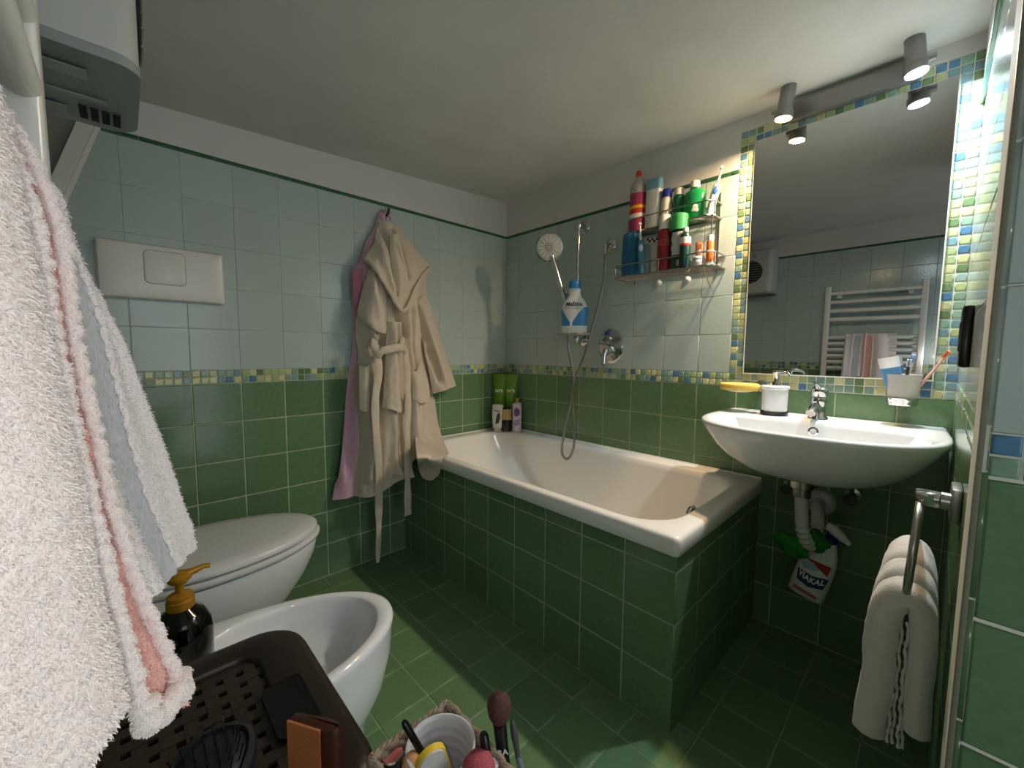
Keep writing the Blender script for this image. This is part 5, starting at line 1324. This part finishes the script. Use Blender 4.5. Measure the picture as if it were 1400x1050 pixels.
# ================================================================== hamper with the things on it
ZLID = 0.60
hm = thing('laundry_hamper', (-1.67, -1.36, 0), 'dark brown plastic laundry hamper with a woven-look lid in the bottom left', 'hamper')
BRN = mat('dark_brown_plastic', '#261c16', 0.33, var=0.08, vscale=30, bump=0.08, bscale=400)
BRN2 = mat('dark_brown_weave', '#2b2019', 0.42, var=0.15, vscale=60, bump=0.2, bscale=300)
HX0, HX1, HY0, HY1 = -1.812, -1.529, -1.488, -1.165
g = G()
g.loft([rrect(HX0+0.05, HX1-0.04, HY0+0.05, HY1-0.05, 0.05, 0.003), rrect(HX0+0.02, HX1-0.012, HY0+0.02, HY1-0.02, 0.05, ZLID-0.045)]); g.build('body', BRN2, hm, angle=60)
g = G()
g.loft([rrect(HX0+0.002, HX1-0.002, HY0+0.002, HY1-0.002, 0.055, ZLID-0.044), rrect(HX0, HX1, HY0, HY1, 0.056, ZLID-0.036), rrect(HX0, HX1, HY0, HY1, 0.056, ZLID-0.010), rrect(HX0+0.004, HX1-0.004, HY0+0.004, HY1-0.004, 0.054, ZLID-0.003), rrect(HX0+0.013, HX1-0.013, HY0+0.013, HY1-0.013, 0.05, ZLID),
        rrect(HX0+0.046, HX1-0.058, HY0+0.046, HY1-0.040, 0.028, ZLID-0.001), rrect(HX0+0.049, HX1-0.061, HY0+0.049, HY1-0.043, 0.027, ZLID-0.004), rrect(HX0+0.050, HX1-0.062, HY0+0.050, HY1-0.044, 0.027, ZLID-0.016)], cap0=True, cap1=False)
g.build('lid_frame', BRN, hm, angle=45)
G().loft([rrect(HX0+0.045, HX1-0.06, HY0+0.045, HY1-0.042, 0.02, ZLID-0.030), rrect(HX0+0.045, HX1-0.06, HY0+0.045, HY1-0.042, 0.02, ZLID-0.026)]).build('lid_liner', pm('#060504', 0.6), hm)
px0, px1, py0, py1 = HX0+0.049, HX1-0.061, HY0+0.049, HY1-0.043
NV, NH = 8, 10
wv, whh = (px1-px0)/NV, (py1-py0)/NH
def slat_strip(fixed, a0, a1, w, n, along_x, ph):
    loops = []
    m = n*4
    for k in range(m+1):
        t = a0+(a1-a0)*k/m
        z = ZLID-0.0075+0.0004*math.sin(2*PI*(k/m*n/2)+ph)
        if along_x: loops.append([Vector((t, fixed-w/2, z-0.004)), Vector((t, fixed+w/2, z-0.004)), Vector((t, fixed+w/2, z)), Vector((t, fixed-w/2, z))])
        else: loops.append([Vector((fixed-w/2, t, z-0.004)), Vector((fixed+w/2, t, z-0.004)), Vector((fixed+w/2, t, z)), Vector((fixed-w/2, t, z))])
    g = G(); g.loft(loops); return g
for i in range(NV):
    slat_strip(px0+(i+0.5)*wv, py0, py1, wv*0.62, NH, False, PI*(i % 2)).build('slat', BRN2, hm, angle=50)
for j in range(NH):
    slat_strip(py0+(j+0.5)*whh, px0, px1, whh*0.62, NV, True, PI*((j+1) % 2)).build('slat', BRN2, hm, angle=50)
hp_ = at(398, 958, z=ZLID)
G().loft([rrect(hp_.x-0.024, hp_.x+0.020, hp_.y-0.048, hp_.y+0.040, 0.008, ZLID-0.004), rrect(hp_.x-0.024, hp_.x+0.020, hp_.y-0.048, hp_.y+0.040, 0.008, ZLID+0.0006), rrect(hp_.x-0.021, hp_.x+0.017, hp_.y-0.045, hp_.y+0.037, 0.007, ZLID+0.0002)]).build('handle_recess', pm('#040303', 0.12), hm, angle=40)

# pump bottle on the bidet's back rim
pbx = at(246, 812, z=0.545)
pb_ = thing('pump_bottle', (pbx.x, pbx.y, 0.4), 'black pump bottle with a gold pump behind the hamper, on the bidet', 'bottle')
b = Vector((pbx.x, pbx.y, 0.4005))
GOLD = mat('gold_pump', '#b07d22', 0.28, 0.35)
G().lathe([(0, 0), (0.044, 0), (0.048, 0.006), (0.049, 0.06), (0.046, 0.085), (0.036, 0.106), (0.021, 0.117), (0.019, 0.122)], at=b, seg=28).build('body', pm('#0d0907', 0.08), pb_, angle=50)
g = G(); g.lathe([(0.0205, 0.117), (0.0225, 0.119), (0.0225, 0.134), (0.0205, 0.136), (0.0205, 0.143), (0.013, 0.147), (0.0075, 0.149), (0.007, 0.172), (0, 0.173)], at=b, seg=24); g.build('collar', GOLD, pb_)
d = (at(286, 780, z=0.575)-b); d.z = 0; d.normalize()
g = G(); g.lathe([(0.0, 0.168), (0.014, 0.168), (0.0195, 0.174), (0.0195, 0.181), (0.013, 0.187), (0, 0.188)], at=b, seg=20)
g.tube([b+Vector((0, 0, 0.180)), b+d*0.022+Vector((0, 0, 0.183)), b+d*0.038+Vector((0, 0, 0.187)), b+d*0.048+Vector((0, 0, 0.185))], [0.009, 0.007, 0.005, 0.0042], 12); g.build('pump_head', GOLD, pb_)

# hairbrush
HBC = at(283, 1046, z=ZLID+0.030)
hb_ = thing('hair_brush', (HBC.x, HBC.y, ZLID), 'black paddle hairbrush with pins lying on the hamper lid', 'hairbrush')
def ovl(a, b, z, n=36, sq=0.8):
    rot = Matrix.Rotation(-0.45, 3, 'Z')
    return [Vector((HBC.x, HBC.y, 0))+rot @ Vector((a*math.copysign(abs(math.cos(2*PI*k/n))**sq, math.cos(2*PI*k/n)), b*math.copysign(abs(math.sin(2*PI*k/n))**sq, math.sin(2*PI*k/n)), z)) for k in range(n)]
BRB = pm('#20242b', 0.25)
BW, BL = 0.036, 0.052
G().loft([ovl(BW*0.85, BL*0.85, ZLID+0.003), ovl(BW, BL, ZLID+0.010), ovl(BW, BL, ZLID+0.020), ovl(BW*0.95, BL*0.95, ZLID+0.026), ovl(BW*0.84, BL*0.86, ZLID+0.027), ovl(BW*0.80, BL*0.83, ZLID+0.022)]).build('paddle', BRB, hb_, angle=60)
G().loft([ovl(BW*0.80, BL*0.83, ZLID+0.020), ovl(BW*0.76, BL*0.79, ZLID+0.025), ovl(BW*0.5, BL*0.52, ZLID+0.029), ovl(BW*0.15, BL*0.15, ZLID+0.030)]).build('cushion', pm('#15181e', 0.45), hb_, angle=60)
rot = Matrix.Rotation(-0.45, 3, 'Z')
for i in range(-3, 4):
    for j in range(-4, 5):
        u, v = i*0.0085+(0.004 if j % 2 else 0), j*0.0095
        if (u/(BW*0.72))**2+(v/(BL*0.75))**2 < 1:
            p = Vector((HBC.x, HBC.y, ZLID+0.027))+rot @ Vector((u, v, 0)); q = p+rot @ Vector((u*0.15, v*0.12, 0.015))
            G().tube([p, q], 0.0007, 5).lathe([(0, -0.0014), (0.0013, -0.0006), (0.0013, 0.0006), (0, 0.0014)], at=q, seg=6).build('pin', BLACKP, hb_)
hd0 = Vector((HBC.x, HBC.y, ZLID+0.014))
G().tube([hd0+rot @ Vector((0, -BL*0.9, 0)), hd0+rot @ Vector((0, -BL-0.03, 0)), hd0+rot @ Vector((0, -BL-0.11, 0))], [0.014, 0.010, 0.012], 14).build('handle', BRB, hb_)

# brown leather case
A_, B_ = at(393, 985, z=ZLID+0.055), at(440, 1000, z=ZLID+0.055)
cs = thing('brown_case', (A_.x, A_.y, ZLID), 'small tan and brown case standing at the hamper lid edge', 'case')
e1 = (B_-A_); e1.z = 0; WW = e1.length; e1.normalize(); e2 = Vector((-e1.y, e1.x, 0))
if e2.x < 0: e2 = -e2
A0 = Vector((A_.x, A_.y, ZLID+0.0008))
def cs_loop(z, d=0.0):
    pts = [(0, 0), (WW, 0), (WW+0.008, 0.003), (WW+0.013, 0.007), (WW+0.014, 0.011), (WW+0.010, 0.014), (WW, 0.015), (0.004, 0.012), (0, 0.010)]
    return [A0+e1*(x+(d if x < 0.01 else -d if x > WW else 0))+e2*(y+(d if y < 0.01 else -d))+Vector((0, 0, z)) for x, y in pts]
G().loft([cs_loop(0), cs_loop(0.048), cs_loop(0.0535, 0.0008), cs_loop(0.055, 0.003)]).build('case', mat('dark_brown_leather', '#3c1c0e', 0.28, var=0.1, vscale=60), cs, angle=40)
g = G(); V = [A0+e1*x-e2*y+Vector((0, 0, z)) for y in (-0.001, 0.0012) for x, z in ((0.0, 0.001), (WW-0.002, 0.001), (WW-0.002, 0.0545), (0.0, 0.0545))]
g.add(V, [(3, 2, 1, 0), (4, 5, 6, 7), (0, 1, 5, 4), (1, 2, 6, 5), (2, 3, 7, 6), (3, 0, 4, 7)])
g.build('tan_face', mat('tan_leather', '#a5633a', 0.5, var=0.08, vscale=80, bump=0.2, bscale=500), cs, smooth=False)

# ================================================================== stool with the make-up basket
st = thing('stool', (-1.44, -1.62, 0), 'small dark stool under the make-up basket at the bottom of the picture', 'stool')
ZS = 0.56
G().box((-1.522, -1.705, ZS-0.02), (-1.470, -1.500, ZS), 0.004).build('seat', BRN, st)
for x in (-1.513, -1.479):
    for y in (-1.69, -1.515): G().box((x-0.006, y-0.006, 0.0), (x+0.006, y+0.006, ZS-0.018), 0.001).build('leg', BRN, st)
ZB2 = 0.62
bk = thing('makeup_basket', (-1.50, -1.58, ZS), 'woven greyish basket full of make-up at the bottom edge', 'basket')
WICK = mat('wicker', '#8d7d6c', 0.8, var=0.35, vscale=140, bump=0.5, bscale=250)
BC0 = at(606, 964, z=ZB2)
bx1, by1 = BC0.x+0.006, BC0.y
bx0, by0 = bx1-0.090, by1-0.20
def wall_strip(p, q, name='woven_wall'):
    """basket wall: strands going in and out around stakes"""
    p, q = Vector(p), Vector(q); L = (q-p).length; u = (q-p)/L; n = Vector((u.y, -u.x, 0))
    ns = max(2, int(L/0.009)); rows = 13
    g = G()
    for r in range(rows):
        z = ZS+0.004+r*(ZB2-ZS-0.006)/(rows-1)
        P = [p+u*(L*k/(ns*4))+n*0.0018*math.sin(PI*k/4+PI*(r % 2))+Vector((0, 0, z)) for k in range(ns*4+1)]
        g.tube(P, 0.0042, 6)
    o = g.build(name, WICK, bk, angle=70, kind='stuff')
cs4 = [(bx0, by0), (bx1, by0), (bx1, by1), (bx0, by1)]
for i in range(4):
    a, b2 = cs4[i], cs4[(i+1) % 4]
    wall_strip((a[0], a[1], 0), (b2[0], b2[1], 0))
    A, B = Vector((a[0], a[1], ZB2)), Vector((b2[0], b2[1], ZB2)); n = max(6, int((B-A).length/0.0016))
    for ph in (0, PI):
        P = [A.lerp(B, k/n)+Vector((0, 0, 0.0013*math.sin(k*0.75+ph)))+Vector(((B-A).y, -(B-A).x, 0)).normalized()*0.0016*math.cos(k*0.75+ph) for k in range(n+1)]
        G().tube(P, 0.0016, 6).build('rim_braid', WICK, bk, angle=70)
G().box((bx0, by0, ZS+0.0005), (bx1, by1, ZS+0.004)).build('base', WICK, bk)

# cup with its contents
cw = at(603, 1018, z=0.632)
cup = thing('white_cup', (cw.x, cw.y, ZS+0.004), 'ribbed white plastic cup standing in the make-up basket', 'cup')
b = Vector((cw.x, cw.y, ZS+0.0045)); hh = 0.632-b.z; rt, r0 = 0.0305, 0.0235
prof = [(0, 0), (r0, 0)]+[(r0+(rt-r0)*t+(0.0006 if int(t*14) % 2 else 0), hh*t) for t in [k/28 for k in range(1, 28)]]+[(rt+0.001, hh-0.002), (rt+0.0030, hh-0.0015), (rt+0.0030, hh+0.0012), (rt+0.001, hh+0.0016), (rt-0.001, hh-0.001)]
prof += [(rt-0.0016-(rt-r0)*(1-t)+(0.0006 if int(t*14) % 2 else 0), hh*t) for t in [k/28 for k in range(27, 1, -1)]]+[(r0-0.002, 0.002), (0, 0.002)]
G().lathe(prof, at=b, seg=40).build('cup', mat('white_cup_plastic', '#c9cbd0', 0.25, sss=0.1), cup, angle=50)
def rod(name, p, q, r, m, label, cat, parts=()):
    t = thing(name, p, label, cat); p, q = Vector(p), Vector(q)
    G().tube([p, p.lerp(q, 0.03), p.lerp(q, 0.97), q], [r*0.8, r, r, r*0.75], 12).build('barrel', m, t)
    return t
pcl = at(552, 987, z=0.665)
rod('black_pencil', b+Vector((0.008, -0.004, 0.005)), pcl, 0.0034, pm('#0d0d0e', 0.2), 'slim black pencil leaning out of the white cup to the left', 'pencil')
sbc = at(583, 1030, z=0.645)
nb = thing('nail_buffer', sbc, 'rounded white and yellow nail buffer standing in the white cup', 'nail buffer')
u = (sbc+Vector((0, 0, 0.006))-(b+Vector((0.004, 0.003, 0.012)))); L = u.length; u.normalize()
f = (CAM-sbc).normalized(); f = (f-u*f.dot(u)).normalized(); s = u.cross(f)
def buf(off, t, w=0.0145):
    P = []
    p0 = b+Vector((0.004, 0.003, 0.012))
    pts = [(-w, L*0.35)]+[(-w*math.cos(PI*k/12), L-w+w*math.sin(PI*k/12)) for k in range(13)]+[(w, L*0.35)]
    return [[p0+s*x+u*y+f*(off+d) for x, y in pts] for d in (0, t)]
G().loft(buf(0.0, 0.006)).build('yellow_core', pm('#d9b92f', 0.6), nb)
G().loft(buf(0.006, 0.002, 0.0128)).build('white_face', mat('buffer_paper', '#c9c7c0', 0.95, bump=0.5, bscale=900), nb)
os_ = thing('orange_sponge', at(566, 1046, z=0.63), 'peach make-up sponge in the white cup left of the nail buffer', 'sponge')
g = G(); blob(g, at(563, 1047, z=0.622), 0.009, 0.008, 0.014, Matrix.Identity(3), 0.1); g.build('sponge', pm('#d99b72', 0.9), os_)
cp_ = at(536, 1030, z=0.612)
cmp = thing('blush_pot', (cp_.x, cp_.y, ZS+0.006), 'small round pot with a dusty pink lid and silver rim in the basket', 'pot')
bb = Vector((cp_.x, cp_.y, 0.612)); ax = (CAM-bb).normalized()*0.35+Vector((0, 0, 1)); ax.normalize()
g = G(); g.lathe([(0.0, -0.045), (0.0095, -0.045), (0.0095, -0.005), (0.0118, -0.003), (0.0122, 0.0), (0.0108, 0.0012), (0.0106, 0.0)], at=bb, axis=(0, 0, 1), seg=24); g.build('silver_body', CHROME, cmp)
G().lathe([(0.0107, -0.001), (0.0107, 0.0008), (0.007, 0.0016), (0, 0.0018)], at=bb, seg=24).build('pink_lid', pm('#a8625e', 0.35), cmp)
# brushes right of the cup
def brush(base, neck, top, r, rbr, mh, mb, label, ferrule=None):
    t = thing('makeup_brush', base, label, 'brush'); base, neck, top = Vector(base), Vector(neck), Vector(top); d = top-neck
    G().tube([base, base.lerp(neck, 0.05), base.lerp(neck, 0.85), neck], [r*0.7, r, r*1.05, r*0.9], 14).build('handle', mh, t)
    if ferrule: G().tube([base.lerp(neck, 0.78), neck+d*0.03], [r*1.06, r*1.12], 14).build('ferrule', ferrule, t)
    g = G(); g.tube([neck-d*0.05, neck+d*0.2, neck+d*0.55, neck+d*0.8, neck+d*0.95, top], [r*0.9, rbr*0.82, rbr, rbr*0.86, rbr*0.5, rbr*0.12], 20)
    g.v = [v+Vector((noise.noise(v*500), noise.noise(v*500+Vector((5, 0, 0))), 0))*0.0006 for v in g.v]
    g.build('bristles', mb, t, angle=80)
    return t
bt = at(682, 944, y=-1.535); bn_ = at(683, 990, y=-1.548)
bd_ = (bn_-bt); bbase = bn_+Vector((0.0, -0.012, -0.115))
bbase.z = max(bbase.z, ZS+0.008)
BRI = mat('brown_bristle', '#4a2a22', 0.7, var=0.3, vscale=220, bump=0.6, bscale=700)
mb_ = brush(bbase, bn_, bt, 0.0062, 0.0128, pm('#101012', 0.25), BRI, 'big powder brush with brown bristles and a black lettered handle', ferrule=pm('#17171a', 0.2))
mid = bn_.lerp(bbase, 0.42); fv = (CAM-mid).normalized(); uu = (bn_-bbase).normalized(); fv = (fv-uu*fv.dot(uu)).normalized(); ss = uu.cross(fv)
mid = at(682, 1031, y=-1.556); 
k_ = (mid-bbase).dot(uu); mid = bbase+uu*k_
text_mesh('lettering', 'RA', 0.0085, pm('#d8d8d8', 0.5), mb_, lambda u, v: mid+fv*0.0078+ss*u+uu*v, bold=0.0001)
pc_ = at(661, 1003, z=0.655)
rod('lip_pencil', Vector((pc_.x+0.004, pc_.y-0.012, ZS+0.008)), pc_, 0.0046, pm('#111012', 0.18), 'short black lipstick tube between the cup and the powder brush', 'lipstick')
gt_ = at(700, 984, y=-1.552); 
brush(Vector((gt_.x+0.004, gt_.y-0.02, ZS+0.008)), gt_.lerp(Vector((gt_.x, gt_.y-0.02, ZS)), 0.45), gt_, 0.0032, 0.0036, pm('#6d7076', 0.35), pm('#3f4144', 0.7), 'slim grey brush right of the powder brush')
pf = at(652, 1040, z=0.64)
pt_ = brush(Vector((pf.x+0.005, pf.y-0.02, ZS+0.008)), pf+Vector((0.002, -0.006, -0.025)), pf+Vector((0, 0.002, 0.006)), 0.005, 0.0155, pm('#19181a', 0.25), mat('pink_bristle', '#a24a54', 0.8, var=0.3, vscale=250, bump=0.6, bscale=700), 'fluffy brush with deep pink bristles in front of the cup')
wcp = at(673, 1045, z=0.615)
wj_ = bottle('white_pot', Vector((wcp.x, wcp.y, ZS+0.006)), [(0, 0), (0.011, 0), (0.0085, 0.003), (0.0085, 0.050), (0.008, 0.053), (0, 0.054)], pm('#d2d2d0', 0.3), 'small white tube behind the powder brush in the basket', cat='tube')
